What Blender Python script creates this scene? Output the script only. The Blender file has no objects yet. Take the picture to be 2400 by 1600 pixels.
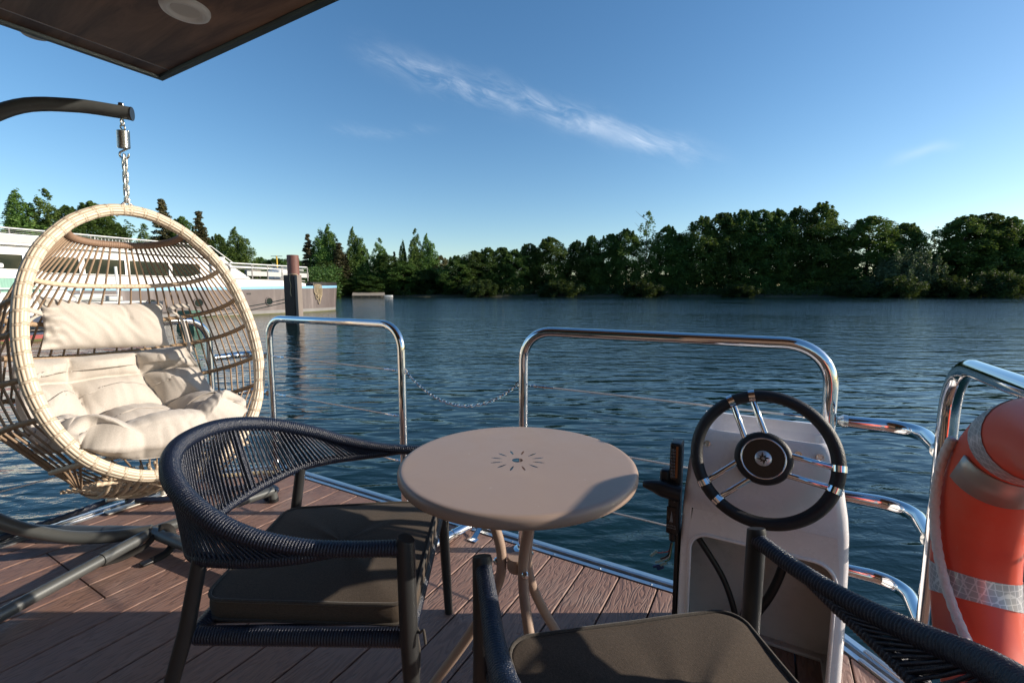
import bpy, bmesh, math, random
from mathutils import Vector, Matrix, noise as mnoise
random.seed(7)
R = math.radians
S = bpy.context.scene
COL = S.collection

# ------------------------------------------------------------------ camera, sky, sun, exposure
cam = bpy.data.cameras.new("camera"); camo = bpy.data.objects.new("camera", cam); COL.objects.link(camo)
CAMZ = 1.15
camo.location = (0, 0, CAMZ); camo.rotation_euler = (R(90 - 6.26), 0, 0)
cam.sensor_width = 36; cam.lens = 16.0; cam.clip_start = 0.02; cam.clip_end = 6000
S.camera = camo
S.view_settings.view_transform = 'Standard'; S.view_settings.look = 'None'
S.view_settings.gamma = 1; S.view_settings.exposure = 0.50
SUN_EL, SUN_ROT = 19.3, 90.0
SUN_PWR, SKY_PWR = 4.7, 0.125

def sock(nt, v, inp):
    if isinstance(v, (int, float)): inp.default_value = v
    elif isinstance(v, (tuple, list)):
        inp.default_value = tuple(v) if len(v) == len(inp.default_value) else tuple(v) + (1,)
    else: nt.links.new(v, inp)
def nmath(nt, op, a, b=0.0, c=None, clamp=False):
    n = nt.nodes.new('ShaderNodeMath'); n.operation = op; n.use_clamp = clamp
    sock(nt, a, n.inputs[0]); sock(nt, b, n.inputs[1])
    if c is not None: sock(nt, c, n.inputs[2])
    return n.outputs[0]
def nmix(nt, f, a, b, mode='MIX'):
    n = nt.nodes.new('ShaderNodeMix'); n.data_type = 'RGBA'; n.blend_type = mode
    sock(nt, f, n.inputs[0]); sock(nt, a, n.inputs[6]); sock(nt, b, n.inputs[7])
    return n.outputs[2]
def nmap(nt, vec, scale=(1, 1, 1), rot=(0, 0, 0), loc=(0, 0, 0)):
    n = nt.nodes.new('ShaderNodeMapping'); nt.links.new(vec, n.inputs[0])
    n.inputs[1].default_value = loc; n.inputs[2].default_value = rot; n.inputs[3].default_value = scale
    return n.outputs[0]
def nnoise(nt, vec, scale, detail=3, rough=.55, dist=0.0):
    n = nt.nodes.new('ShaderNodeTexNoise'); nt.links.new(vec, n.inputs['Vector'])
    n.inputs['Scale'].default_value = scale; n.inputs['Detail'].default_value = detail
    n.inputs['Roughness'].default_value = rough; n.inputs['Distortion'].default_value = dist
    return n.outputs['Fac']
def nramp(nt, f, stops):
    n = nt.nodes.new('ShaderNodeValToRGB'); nt.links.new(f, n.inputs[0])
    e = n.color_ramp.elements
    while len(e) < len(stops): e.new(.5)
    for q, (p, c) in zip(e, stops):
        q.position = p; q.color = (c, c, c, 1) if isinstance(c, (int, float)) else tuple(c) + (1,)
    return n.outputs[0]
def nsmooth(nt, v, a, b):
    n = nt.nodes.new('ShaderNodeMapRange'); n.interpolation_type = 'SMOOTHSTEP'; sock(nt, v, n.inputs[0])
    n.inputs[1].default_value = a; n.inputs[2].default_value = b; n.inputs[3].default_value = 0; n.inputs[4].default_value = 1
    return n.outputs[0]
def nbump(nt, h, strength, dist=.01, normal=None):
    n = nt.nodes.new('ShaderNodeBump'); nt.links.new(h, n.inputs['Height'])
    n.inputs['Strength'].default_value = strength; n.inputs['Distance'].default_value = dist
    if normal is not None: nt.links.new(normal, n.inputs['Normal'])
    return n.outputs[0]

def build_world():
    w = bpy.data.worlds.new("World"); S.world = w; w.use_nodes = True
    nt = w.node_tree; nt.nodes.clear()
    out = nt.nodes.new('ShaderNodeOutputWorld'); bg = nt.nodes.new('ShaderNodeBackground')
    nt.links.new(bg.outputs[0], out.inputs[0])
    sky = nt.nodes.new('ShaderNodeTexSky'); sky.sky_type = 'NISHITA'; sky.sun_disc = False
    sky.sun_elevation = R(SUN_EL); sky.sun_rotation = R(SUN_ROT)
    sky.air_density = 1.0; sky.dust_density = .45; sky.ozone_density = 2.0; sky.altitude = 50
    tc = nt.nodes.new('ShaderNodeTexCoord'); sp = nt.nodes.new('ShaderNodeSeparateXYZ')
    nt.links.new(tc.outputs['Generated'], sp.inputs[0])
    x, y, z = sp.outputs
    ys = nmath(nt, 'MAXIMUM', y, .02)
    u = nmath(nt, 'DIVIDE', x, ys); v = nmath(nt, 'DIVIDE', z, ys)
    # thin cirrus: a long streak high across the middle of the view, a faint one low on the right
    cb = nt.nodes.new('ShaderNodeCombineXYZ'); nt.links.new(u, cb.inputs[0]); nt.links.new(v, cb.inputs[1])
    uv = cb.outputs[0]
    rot = nmap(nt, uv, scale=(1, 1, 1), rot=(0, 0, R(22)))
    n1 = nnoise(nt, nmap(nt, rot, scale=(3, 13, 1)), 1.6, 7, .62, .5)
    n2 = nnoise(nt, nmap(nt, rot, scale=(9, 26, 1)), 1.3, 6, .65, .9)
    n0 = nnoise(nt, nmap(nt, uv, scale=(4, 4, 1)), 1.0, 3)
    def streak(c0, c1, c2, wd, ua, ub, fade):
        v0 = nmath(nt, 'ADD', nmath(nt, 'MULTIPLY', nmath(nt, 'MULTIPLY', u, u), c2), nmath(nt, 'ADD', nmath(nt, 'MULTIPLY', u, c1), c0))
        v0 = nmath(nt, 'ADD', v0, nmath(nt, 'MULTIPLY', nmath(nt, 'SUBTRACT', n0, .5), .07))
        d = nmath(nt, 'DIVIDE', nmath(nt, 'SUBTRACT', v, v0), wd)
        g = nmath(nt, 'POWER', 2.718, nmath(nt, 'MULTIPLY', nmath(nt, 'MULTIPLY', d, d), -1.0))
        m = nmath(nt, 'MULTIPLY', nsmooth(nt, u, ua, ua + fade), nmath(nt, 'SUBTRACT', 1, nsmooth(nt, u, ub - fade, ub)))
        return nmath(nt, 'MULTIPLY', g, m)
    tex = nmath(nt, 'ADD', nmath(nt, 'MULTIPLY', nsmooth(nt, n1, .36, .74), .7), nmath(nt, 'MULTIPLY', nsmooth(nt, n2, .42, .78), .55))
    a1 = nmath(nt, 'MULTIPLY', streak(.400, -.290, .05, .026, -.37, .50, .24), tex)
    a2 = nmath(nt, 'MULTIPLY', streak(.046, .28, 0, .011, .77, .97, .10), .17)
    a3 = nmath(nt, 'MULTIPLY', streak(.335, -.02, 0, .012, -.42, -.12, .10), nmath(nt, 'MULTIPLY', tex, .12))
    al = nmath(nt, 'ADD', nmath(nt, 'MULTIPLY', a1, .48), nmath(nt, 'ADD', a2, a3), clamp=True)
    cloud = nmix(nt, 1.0, sky.outputs[0], (1, 1, 1), 'MIX')
    tint = nt.nodes.new('ShaderNodeHueSaturation'); nt.links.new(sky.outputs[0], tint.inputs['Color'])
    tint.inputs['Saturation'].default_value = 1.23; tint.inputs['Value'].default_value = 1.0
    col = nmix(nt, nmath(nt, 'MULTIPLY', al, .85), tint.outputs[0], (6.6, 7.0, 7.6))
    nt.links.new(col, bg.inputs[0]); bg.inputs[1].default_value = SKY_PWR
build_world()
sun = bpy.data.lights.new("sun", 'SUN'); sun.energy = SUN_PWR; sun.angle = R(.55); sun.color = (1, .89, .75)
suno = bpy.data.objects.new("sun", sun); COL.objects.link(suno); suno.rotation_euler = (0, R(90 - SUN_EL), R(90 - SUN_ROT))

# ------------------------------------------------------------------ materials
def mat(name):
    m = bpy.data.materials.new(name); m.use_nodes = True
    nt = m.node_tree; b = nt.nodes['Principled BSDF']
    tc = nt.nodes.new('ShaderNodeTexCoord')
    return m, nt, b, tc
def simple(name, col, rough=.5, metal=0.0, var=0.0, vscale=6.0, bump=0.0, bscale=60.0, spec=None, coat=0.0, rvar=0.0, stretch=(1, 1, 1), sheen=0.0):
    m, nt, b, tc = mat(name)
    o = nmap(nt, tc.outputs['Object'], scale=stretch)
    b.inputs['Base Color'].default_value = (*col, 1); b.inputs['Roughness'].default_value = rough; b.inputs['Metallic'].default_value = metal
    if spec is not None: b.inputs['Specular IOR Level'].default_value = spec
    if coat: b.inputs['Coat Weight'].default_value = coat; b.inputs['Coat Roughness'].default_value = .08
    if sheen: b.inputs['Sheen Weight'].default_value = sheen
    if var:
        f = nnoise(nt, o, vscale, 5)
        c = nmix(nt, f, tuple(v * (1 - var) for v in col), tuple(min(1, v * (1 + var)) for v in col))
        nt.links.new(c, b.inputs['Base Color'])
    if rvar:
        f = nnoise(nt, o, vscale * 2.3, 4)
        nt.links.new(nmath(nt, 'ADD', rough - rvar / 2, nmath(nt, 'MULTIPLY', f, rvar)), b.inputs['Roughness'])
    if bump:
        nt.links.new(nbump(nt, nnoise(nt, o, bscale, 3), bump, .004), b.inputs['Normal'])
    return m

M = {}
M['steel'] = simple('polished_steel', (.80, .79, .78), .07, 1.0, rvar=.05, vscale=9)
M['chrome'] = simple('chrome', (.85, .85, .86), .05, 1.0)
M['galv'] = simple('zinc_steel', (.72, .72, .68), .28, 1.0, var=.1, vscale=40)
M['dullsteel'] = simple('dull_steel', (.50, .47, .42), .42, .6, var=.1, vscale=20)
M['alu'] = simple('worn_aluminium', (.62, .63, .64), .33, 1.0, var=.18, vscale=18, rvar=.2, bump=.12, bscale=120)
M['greymetal'] = simple('grey_powder_coat', (.105, .110, .108), .38, .35, var=.08, vscale=8, bump=.08, bscale=900)
M['chairmetal'] = simple('charcoal_powder_coat', (.032, .033, .034), .42, .2, var=.06, vscale=10, bump=.08, bscale=900)
M['navyrope'] = simple('navy_rope', (.008, .013, .030), .30, 0, var=.35, vscale=160, bump=.5, bscale=520, spec=.6)
M['tanrope'] = simple('tan_rope', (.29, .20, .13), .62, 0, var=.25, vscale=220, bump=.5, bscale=600)
M['brownwrap'] = simple('brown_wrap', (.25, .155, .10), .6, 0, var=.25, vscale=120, bump=.3, bscale=300)
M['ribwrap'] = simple('rib_wrap', (.36, .25, .155), .55, 0, var=.3, vscale=60, bump=.3, bscale=240)
M['wicker'] = simple('pale_wicker', (.58, .46, .33), .5, 0, var=.28, vscale=26, bump=.35, bscale=160, stretch=(1, 1, 1))
M['beige'] = simple('taupe_metal_paint', (.35, .255, .20), .36, 0, var=.05, vscale=5, rvar=.12, bump=.04, bscale=500)
M['gel'] = simple('white_gelcoat', (.83, .79, .785), .24, 0, var=.035, vscale=5, coat=.35, rvar=.08)
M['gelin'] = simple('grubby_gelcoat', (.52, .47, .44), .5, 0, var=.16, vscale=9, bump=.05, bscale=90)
M['black'] = simple('black_plastic', (.012, .012, .013), .35, 0, bump=.08, bscale=400)
M['leather'] = simple('black_grip', (.012, .012, .013), .46, 0, bump=.35, bscale=320, spec=.45)
M['gloss'] = simple('gloss_black', (.008, .008, .010), .15, 0)
M['orange'] = simple('orange_plastic', (.80, .10, .048), .42, 0, var=.10, vscale=5, bump=.03, bscale=60, rvar=.12)
M['whiterope'] = simple('white_rope', (.74, .70, .66), .65, 0, var=.15, vscale=150, bump=.5, bscale=420)
M['trimgrey'] = simple('grey_green_trim', (.085, .105, .100), .4, .3, var=.08)
M['lampwhite'] = simple('white_enamel', (.85, .84, .82), .4)
M['lampglass'] = simple('frosted_lens', (.74, .71, .68), .5)
M['whitepaint'] = simple('white_boat_paint', (.80, .79, .76), .38, 0, var=.06, vscale=.8, coat=.2)
M['greypaint'] = simple('grey_panel', (.42, .43, .41), .55, 0, var=.15, vscale=1.5)
M['bluepaint'] = simple('blue_band_paint', (.20, .42, .60), .45, 0, var=.06, vscale=2)
M['navyhull'] = simple('navy_hull_paint', (.02, .035, .075), .3)
M['redhull'] = simple('red_hull_paint', (.26, .03, .025), .5)
M['glass'] = simple('dark_window', (.010, .018, .016), .05, 0, spec=.5)
M['curtain'] = simple('green_curtain', (.22, .40, .32), .8, 0, var=.35, vscale=3, stretch=(6, 6, 1))
M['cabinwood'] = simple('cabin_cladding', (.16, .10, .07), .6, 0, var=.25, vscale=8, stretch=(1, 1, .1))
M['rust'] = simple('rust_red_pipe', (.15, .062, .048), .62, 0, var=.35, vscale=3, bump=.2, bscale=25)
M['darksteel'] = simple('tarred_steel', (.010, .008, .008), .62, 0, var=.5, vscale=4, bump=.25, bscale=20)
M['oldwood'] = simple('weathered_timber', (.20, .165, .14), .8, 0, var=.35, vscale=10, bump=.4, bscale=40, stretch=(1, 1, .1))
M['hemp'] = simple('hemp_rope', (.40, .32, .20), .8, 0, var=.25, vscale=60)
M['greenrope'] = simple('green_rope', (.05, .12, .085), .7)
M['yellow'] = simple('yellow_paint', (.62, .40, .04), .5)
M['strap'] = simple('black_webbing', (.016, .014, .012), .75, 0, bump=.3, bscale=500)
M['bark'] = simple('bark', (.055, .043, .032), .9, 0, var=.35, vscale=3, bump=.5, bscale=8)
M['birch'] = simple('pale_bark', (.20, .17, .14), .9, 0, var=.35, vscale=3)
M['soil'] = simple('bank_soil', (.045, .045, .025), .95, 0, var=.45, vscale=.3, bump=.5, bscale=2)
M['thatch'] = simple('pale_roof_felt', (.30, .26, .21), .8, 0, var=.15, vscale=1.5)
M['redwire'] = simple('red_wire', (.30, .015, .012), .4)
M['greenwire'] = simple('green_wire', (.06, .16, .03), .4)
M['clearplug'] = simple('pale_green_plug', (.28, .42, .40), .25)
M['blueplug'] = simple('blue_plug', (.01, .045, .16), .35)
M['orangelabel'] = simple('orange_sticker', (.34, .11, .03), .5)
M['greylabel'] = simple('grey_print', (.22, .23, .24), .5)
M['nickel'] = simple('brushed_nickel', (.50, .44, .42), .35, 1.0)
M['silver'] = simple('silver_band', (.75, .75, .76), .3, .6)

def mk_fabric(name, c1, c2, scale, rough=.9, sheen=.15, bump=.35):
    m, nt, b, tc = mat(name); o = tc.outputs['Object']
    f = nnoise(nt, nmap(nt, o, scale=(scale, scale * .25, scale)), 1, 2, .7)
    g = nnoise(nt, nmap(nt, o, scale=(scale * .25, scale, scale)), 1, 2, .7)
    h = nmath(nt, 'ADD', nmath(nt, 'MULTIPLY', f, .5), nmath(nt, 'MULTIPLY', g, .5))
    nt.links.new(nmix(nt, nsmooth(nt, h, .35, .66), c1, c2), b.inputs['Base Color'])
    b.inputs['Roughness'].default_value = rough; b.inputs['Sheen Weight'].default_value = sheen
    b.inputs['Specular IOR Level'].default_value = .2
    nt.links.new(nbump(nt, h, bump, .002), b.inputs['Normal'])
    return m
M['cream'] = mk_fabric('cream_canvas', (.46, .415, .365), (.56, .51, .455), 420, bump=.15)
M['seatfab'] = mk_fabric('dark_taupe_canvas', (.058, .045, .034), (.098, .074, .056), 700, sheen=.05)
M['piping'] = mk_fabric('dark_piping', (.045, .039, .034), (.08, .07, .06), 600)

def wear(name, specks=(.55, .5, .45), amt=.5, sc=38, smudge=.12):
    """sparse specks, faint smudges and hair scratches on an existing paint"""
    m = M[name]; nt = m.node_tree; b = nt.nodes['Principled BSDF']; tc = nt.nodes.new('ShaderNodeTexCoord'); o = tc.outputs['Object']
    l = b.inputs['Base Color'].links; src = l[0].from_socket if l else tuple(b.inputs['Base Color'].default_value)
    sm = nnoise(nt, o, 7, 5, .7); c = nmix(nt, nmath(nt, 'MULTIPLY', nsmooth(nt, sm, .5, .75), smudge), src, specks)
    dk = nnoise(nt, nmap(nt, o, loc=(3, 1, 2)), 5, 5, .7); c = nmix(nt, nmath(nt, 'MULTIPLY', nsmooth(nt, dk, .52, .8), smudge), c, (.05, .045, .04))
    sp = nnoise(nt, o, sc, 2, .6); c = nmix(nt, nmath(nt, 'MULTIPLY', nsmooth(nt, sp, .735, .76), amt), c, specks)
    hs = nnoise(nt, nmap(nt, o, scale=(1, 60, 8), rot=(0, 0, R(33))), 2.2, 2, .5, .3); c = nmix(nt, nmath(nt, 'MULTIPLY', nsmooth(nt, hs, .74, .77), amt * .5), c, specks)
    nt.links.new(c, b.inputs['Base Color'])
    r = b.inputs['Roughness']; rl = r.links; base = rl[0].from_socket if rl else r.default_value
    nt.links.new(nmath(nt, 'ADD', base, nmath(nt, 'MULTIPLY', nsmooth(nt, sm, .45, .75), .14)), r)
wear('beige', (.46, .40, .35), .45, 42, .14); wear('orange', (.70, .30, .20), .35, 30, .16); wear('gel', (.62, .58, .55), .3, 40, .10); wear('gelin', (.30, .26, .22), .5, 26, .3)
wear('greymetal', (.22, .21, .2), .4, 60, .15); wear('leather', (.05, .05, .05), .5, 60, .3)
wear('whitepaint', (.55, .50, .44), .3, 3, .25); wear('darksteel', (.10, .08, .06), .5, 12, .3)

def mk_weave():
    m, nt, b, tc = mat('woven_pale_wicker')
    sp = nt.nodes.new('ShaderNodeSeparateXYZ'); nt.links.new(tc.outputs['UV'], sp.inputs[0]); u, v = sp.outputs[0], sp.outputs[1]
    lane = nmath(nt, 'FLOOR', nmath(nt, 'MULTIPLY', v, 4.0))
    p = nmath(nt, 'FRACT', nmath(nt, 'ADD', nmath(nt, 'DIVIDE', u, .052), nmath(nt, 'MULTIPLY', lane, .37)))
    wrap = nmath(nt, 'LESS_THAN', p, .15)
    e1 = nmath(nt, 'LESS_THAN', nmath(nt, 'ABSOLUTE', nmath(nt, 'SUBTRACT', nmath(nt, 'FRACT', nmath(nt, 'ADD', p, .5)), .5)), .022)
    e2 = nmath(nt, 'LESS_THAN', nmath(nt, 'ABSOLUTE', nmath(nt, 'SUBTRACT', p, .165)), .03)
    e3 = nmath(nt, 'LESS_THAN', nmath(nt, 'ABSOLUTE', nmath(nt, 'SUBTRACT', p, .075)), .008)
    r = nmath(nt, 'FRACT', nmath(nt, 'MULTIPLY', v, 12.0))
    g = nmath(nt, 'MULTIPLY', nmath(nt, 'LESS_THAN', nmath(nt, 'ABSOLUTE', nmath(nt, 'SUBTRACT', r, .5)), .11), nmath(nt, 'SUBTRACT', 1, wrap))
    gap = nmath(nt, 'MAXIMUM', nmath(nt, 'MAXIMUM', e1, e2), nmath(nt, 'MAXIMUM', e3, g))
    n = nnoise(nt, nmap(nt, tc.outputs['UV'], scale=(14, 12, 1)), 1.0, 3)
    c = nmix(nt, n, (.56, .455, .335), (.74, .64, .50))
    c = nmix(nt, nmath(nt, 'MULTIPLY', gap, .62), c, (.25, .16, .09))
    nt.links.new(c, b.inputs['Base Color']); b.inputs['Roughness'].default_value = .48
    nt.links.new(nbump(nt, nmath(nt, 'SUBTRACT', 1, gap), .8, .003), b.inputs['Normal'])
    return m
M['weave'] = mk_weave()

def mk_deck():
    m, nt, b, tc = mat('brown_deck_composite')
    uv = tc.outputs['UV']
    n = nnoise(nt, nmap(nt, uv, scale=(2.6, 17, 1)), 1.0, 3, .5, .25)
    fr = nmath(nt, 'FRACT', nmath(nt, 'MULTIPLY', n, 13))
    line = nmath(nt, 'SUBTRACT', 1, nsmooth(nt, nmath(nt, 'ABSOLUTE', nmath(nt, 'SUBTRACT', fr, .5)), .06, .30))
    fine = nnoise(nt, nmap(nt, uv, scale=(6, 260, 1)), 1.0, 3, .6)
    big = nnoise(nt, nmap(nt, uv, scale=(1.1, 3.1, 1)), 1.0, 3)
    wear = nnoise(nt, tc.outputs['Object'], 3.5, 5, .65)
    c = nmix(nt, big, (.20, .108, .080), (.285, .168, .128))
    c = nmix(nt, nmath(nt, 'MULTIPLY', nsmooth(nt, wear, .46, .72), .5), c, (.30, .215, .18))
    st = nnoise(nt, nmap(nt, tc.outputs['Object'], loc=(5, 2, 0)), 1.7, 6, .7)
    c = nmix(nt, nmath(nt, 'MULTIPLY', nsmooth(nt, st, .52, .70), .42), c, (.085, .050, .040))
    c = nmix(nt, nmath(nt, 'MULTIPLY', line, .33), c, (.075, .043, .034))
    spots = nnoise(nt, tc.outputs['Object'], 55, 2, .5)
    c = nmix(nt, nmath(nt, 'MULTIPLY', nsmooth(nt, spots, .74, .78), .5), c, (.42, .38, .34))
    nt.links.new(c, b.inputs['Base Color'])
    nt.links.new(nmath(nt, 'ADD', .50, nmath(nt, 'MULTIPLY', wear, .2)), b.inputs['Roughness'])
    h = nmath(nt, 'ADD', nmath(nt, 'MULTIPLY', line, -.8), nmath(nt, 'MULTIPLY', fine, .5))
    nt.links.new(nbump(nt, h, .75, .0022), b.inputs['Normal'])
    return m
M['deck'] = mk_deck()

def mk_soffit():
    m, nt, b, tc = mat('dark_walnut_panel')
    uv = tc.outputs['UV']
    n = nnoise(nt, nmap(nt, uv, scale=(1.6, 9, 1)), 1.0, 6, .62, .6)
    f = nnoise(nt, nmap(nt, uv, scale=(5, 120, 1)), 1.0, 3, .6)
    c = nmix(nt, nsmooth(nt, n, .32, .68), (.17, .10, .072), (.42, .25, .165))
    c = nmix(nt, nmath(nt, 'MULTIPLY', f, .35), c, (.03, .017, .012))
    nt.links.new(c, b.inputs['Base Color']); b.inputs['Roughness'].default_value = .42
    return m
M['soffit'] = mk_soffit()

def mk_water():
    m, nt, b, tc = mat('river_water')
    o = tc.outputs['Object']
    a = nnoise(nt, nmap(nt, o, scale=(.55, 1.5, 1), rot=(0, 0, R(-12))), 1.0, 2, .5, .6)
    c = nnoise(nt, nmap(nt, o, scale=(1.7, 4.6, 1), rot=(0, 0, R(9))), 1.0, 1, .4, .8)
    d = nnoise(nt, nmap(nt, o, scale=(6.5, 13, 1)), 1.0, 3, .55, .4)
    e = nnoise(nt, nmap(nt, o, scale=(.02, .05, 1)), 1.0, 3, .5)
    gust = nmath(nt, 'ADD', .55, nmath(nt, 'MULTIPLY', nsmooth(nt, e, .35, .7), .7))
    ln = nt.nodes.new('ShaderNodeVectorMath'); ln.operation = 'LENGTH'; nt.links.new(o, ln.inputs[0])
    far = nsmooth(nt, ln.outputs['Value'], 5, 70)
    pat = nnoise(nt, nmap(nt, o, scale=(.05, .16, 1), rot=(0, 0, R(8))), 1.0, 4, .55, .5)
    gust = nmath(nt, 'MULTIPLY', nmath(nt, 'ADD', .35, nmath(nt, 'MULTIPLY', nsmooth(nt, pat, .34, .66), 1.1)), nmath(nt, 'ADD', .55, nmath(nt, 'MULTIPLY', far, 2.2)))
    c = nmath(nt, 'MULTIPLY', c, nmath(nt, 'ADD', .75, nmath(nt, 'MULTIPLY', gust, .35)))
    h = nmath(nt, 'ADD', nmath(nt, 'MULTIPLY', a, .075), nmath(nt, 'ADD', nmath(nt, 'MULTIPLY', c, .032), nmath(nt, 'MULTIPLY', nmath(nt, 'MULTIPLY', d, gust), .012)))
    nt.links.new(nbump(nt, h, .9, 1.0), b.inputs['Normal'])
    b.inputs['Base Color'].default_value = (.0030, .0155, .0155, 1)
    b.inputs['Roughness'].default_value = .05; b.inputs['IOR'].default_value = 1.333
    b.inputs['Specular IOR Level'].default_value = .5
    return m
M['water'] = mk_water()

def mk_hull():
    m, nt, b, tc = mat('scuffed_brown_hull')
    o = tc.outputs['Object']
    st = nnoise(nt, nmap(nt, o, scale=(1.2, 1.2, .12)), 1.3, 5, .62)
    bl = nnoise(nt, o, 1.1, 4)
    c = nmix(nt, bl, (.085, .066, .062), (.135, .108, .10))
    c = nmix(nt, nmath(nt, 'MULTIPLY', nsmooth(nt, st, .52, .75), .55), c, (.29, .24, .22))
    c = nmix(nt, nmath(nt, 'MULTIPLY', nsmooth(nt, st, .44, .25), .6), c, (.09, .065, .06))
    nt.links.new(c, b.inputs['Base Color']); b.inputs['Roughness'].default_value = .55
    dn = nnoise(nt, nmap(nt, o, scale=(.9, .9, .35)), 1.0, 2)
    nt.links.new(nbump(nt, dn, .5, .12), b.inputs['Normal'])
    return m
M['hull'] = mk_hull()
M['boot'] = simple('grey_boot_paint', (.20, .19, .18), .6, 0, var=.3, vscale=1.6)
M['weed'] = simple('green_weed_line', (.10, .10, .025), .8, 0, var=.4, vscale=3)

def mk_reflective():
    m, nt, b, tc = mat('reflective_tape')
    v = nt.nodes.new('ShaderNodeTexVoronoi'); nt.links.new(tc.outputs['Object'], v.inputs['Vector'])
    v.feature = 'DISTANCE_TO_EDGE'; v.inputs['Scale'].default_value = 110; v.inputs['Randomness'].default_value = .15
    f = nsmooth(nt, v.outputs['Distance'], .04, .10)
    nt.links.new(nmix(nt, f, (.72, .70, .70), (.44, .43, .44)), b.inputs['Base Color'])
    b.inputs['Metallic'].default_value = .35; b.inputs['Roughness'].default_value = .3
    return m
M['reflect'] = mk_reflective()

def mk_leaf(name, c1, c2, trans=.35):
    m = bpy.data.materials.new(name); m.use_nodes = True
    nt = m.node_tree; nt.nodes.clear()
    out = nt.nodes.new('ShaderNodeOutputMaterial'); b = nt.nodes.new('ShaderNodeBsdfPrincipled'); t = nt.nodes.new('ShaderNodeBsdfTranslucent')
    mx = nt.nodes.new('ShaderNodeMixShader'); mx.inputs[0].default_value = trans
    g = nt.nodes.new('ShaderNodeTexCoord'); oi = nt.nodes.new('ShaderNodeObjectInfo')
    f = nnoise(nt, g.outputs['Object'], .55, 3); f2 = nnoise(nt, g.outputs['Object'], 2.6, 2)
    k = nmath(nt, 'ADD', nmath(nt, 'MULTIPLY', f, .6), nmath(nt, 'MULTIPLY', f2, .4))
    c = nmix(nt, nsmooth(nt, k, .35, .65), c1, c2)
    hs = nt.nodes.new('ShaderNodeHueSaturation'); nt.links.new(c, hs.inputs['Color'])
    nt.links.new(nmath(nt, 'ADD', .485, nmath(nt, 'MULTIPLY', oi.outputs['Random'], .03)), hs.inputs['Hue'])
    nt.links.new(nmath(nt, 'ADD', .8, nmath(nt, 'MULTIPLY', oi.outputs['Random'], .4)), hs.inputs['Value'])
    nt.links.new(hs.outputs[0], b.inputs['Base Color']); b.inputs['Roughness'].default_value = .55
    b.inputs['Specular IOR Level'].default_value = .25
    nt.links.new(nmix(nt, .4, hs.outputs[0], (.16, .20, .02)), t.inputs[0])
    nt.links.new(b.outputs[0], mx.inputs[1]); nt.links.new(t.outputs[0], mx.inputs[2]); nt.links.new(mx.outputs[0], out.inputs[0])
    return m
M['leaf'] = mk_leaf('broad_leaves', (.040, .088, .020), (.118, .19, .042))
M['leafpop'] = mk_leaf('poplar_leaves', (.058, .125, .030), (.170, .265, .058))
M['leafdark'] = mk_leaf('dark_leaves', (.028, .066, .017), (.082, .14, .033))
M['leafwillow'] = mk_leaf('willow_leaves', (.06, .095, .052), (.115, .15, .075), .25)
M['needle'] = mk_leaf('brown_needles', (.045, .050, .022), (.115, .092, .046), .15)
M['leafpale'] = mk_leaf('pale_leaves', (.10, .095, .04), (.18, .15, .07), .3)
M['grass'] = mk_leaf('bank_weeds', (.020, .042, .013), (.055, .090, .026), .3)

# ------------------------------------------------------------------ mesh helpers
def catmull(pts, n, closed=False):
    P = [Vector(p) for p in pts]; L = len(P); out = []
    for i in range(L if closed else L - 1):
        if closed: p0, p1, p2, p3 = P[i - 1], P[i], P[(i + 1) % L], P[(i + 2) % L]
        else: p0, p1, p2, p3 = P[max(i - 1, 0)], P[i], P[i + 1], P[min(i + 2, L - 1)]
        for k in range(n):
            t = k / n
            out.append(.5 * ((2 * p1) + (p2 - p0) * t + (2 * p0 - 5 * p1 + 4 * p2 - p3) * t * t + (3 * p1 - p0 - 3 * p2 + p3) * t ** 3))
    if not closed: out.append(P[-1])
    return out
def resample(path, step, closed=False):
    P = [Vector(p) for p in path]
    if closed: P = P + [P[0]]
    acc = [0]
    for a, b in zip(P, P[1:]): acc.append(acc[-1] + (b - a).length)
    n = max(2, int(round(acc[-1] / step))); out = []; j = 0
    for i in range(n + (0 if closed else 1)):
        s = acc[-1] * i / n
        while j < len(acc) - 2 and acc[j + 1] < s: j += 1
        d = acc[j + 1] - acc[j]
        out.append(P[j].lerp(P[j + 1], (s - acc[j]) / d if d > 1e-9 else 0))
    return out
def bend(pts, rad, n=7):
    """polyline with rounded corners"""
    P = [Vector(p) for p in pts]; out = [P[0]]
    for i in range(1, len(P) - 1):
        a = (P[i - 1] - P[i]); b = (P[i + 1] - P[i]); r = min(rad, a.length * .49, b.length * .49)
        a.normalize(); b.normalize()
        ang = a.angle(b); d = r
        p0, p2 = P[i] + a * d, P[i] + b * d
        for k in range(n + 1):
            t = k / n
            # circular-ish blend
            w = .85
            q = (p0 * (1 - t) ** 2 + P[i] * 2 * t * (1 - t) * w + p2 * t ** 2) / ((1 - t) ** 2 + 2 * t * (1 - t) * w + t ** 2)
            out.append(q)
    out.append(P[-1]); return out

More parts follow.
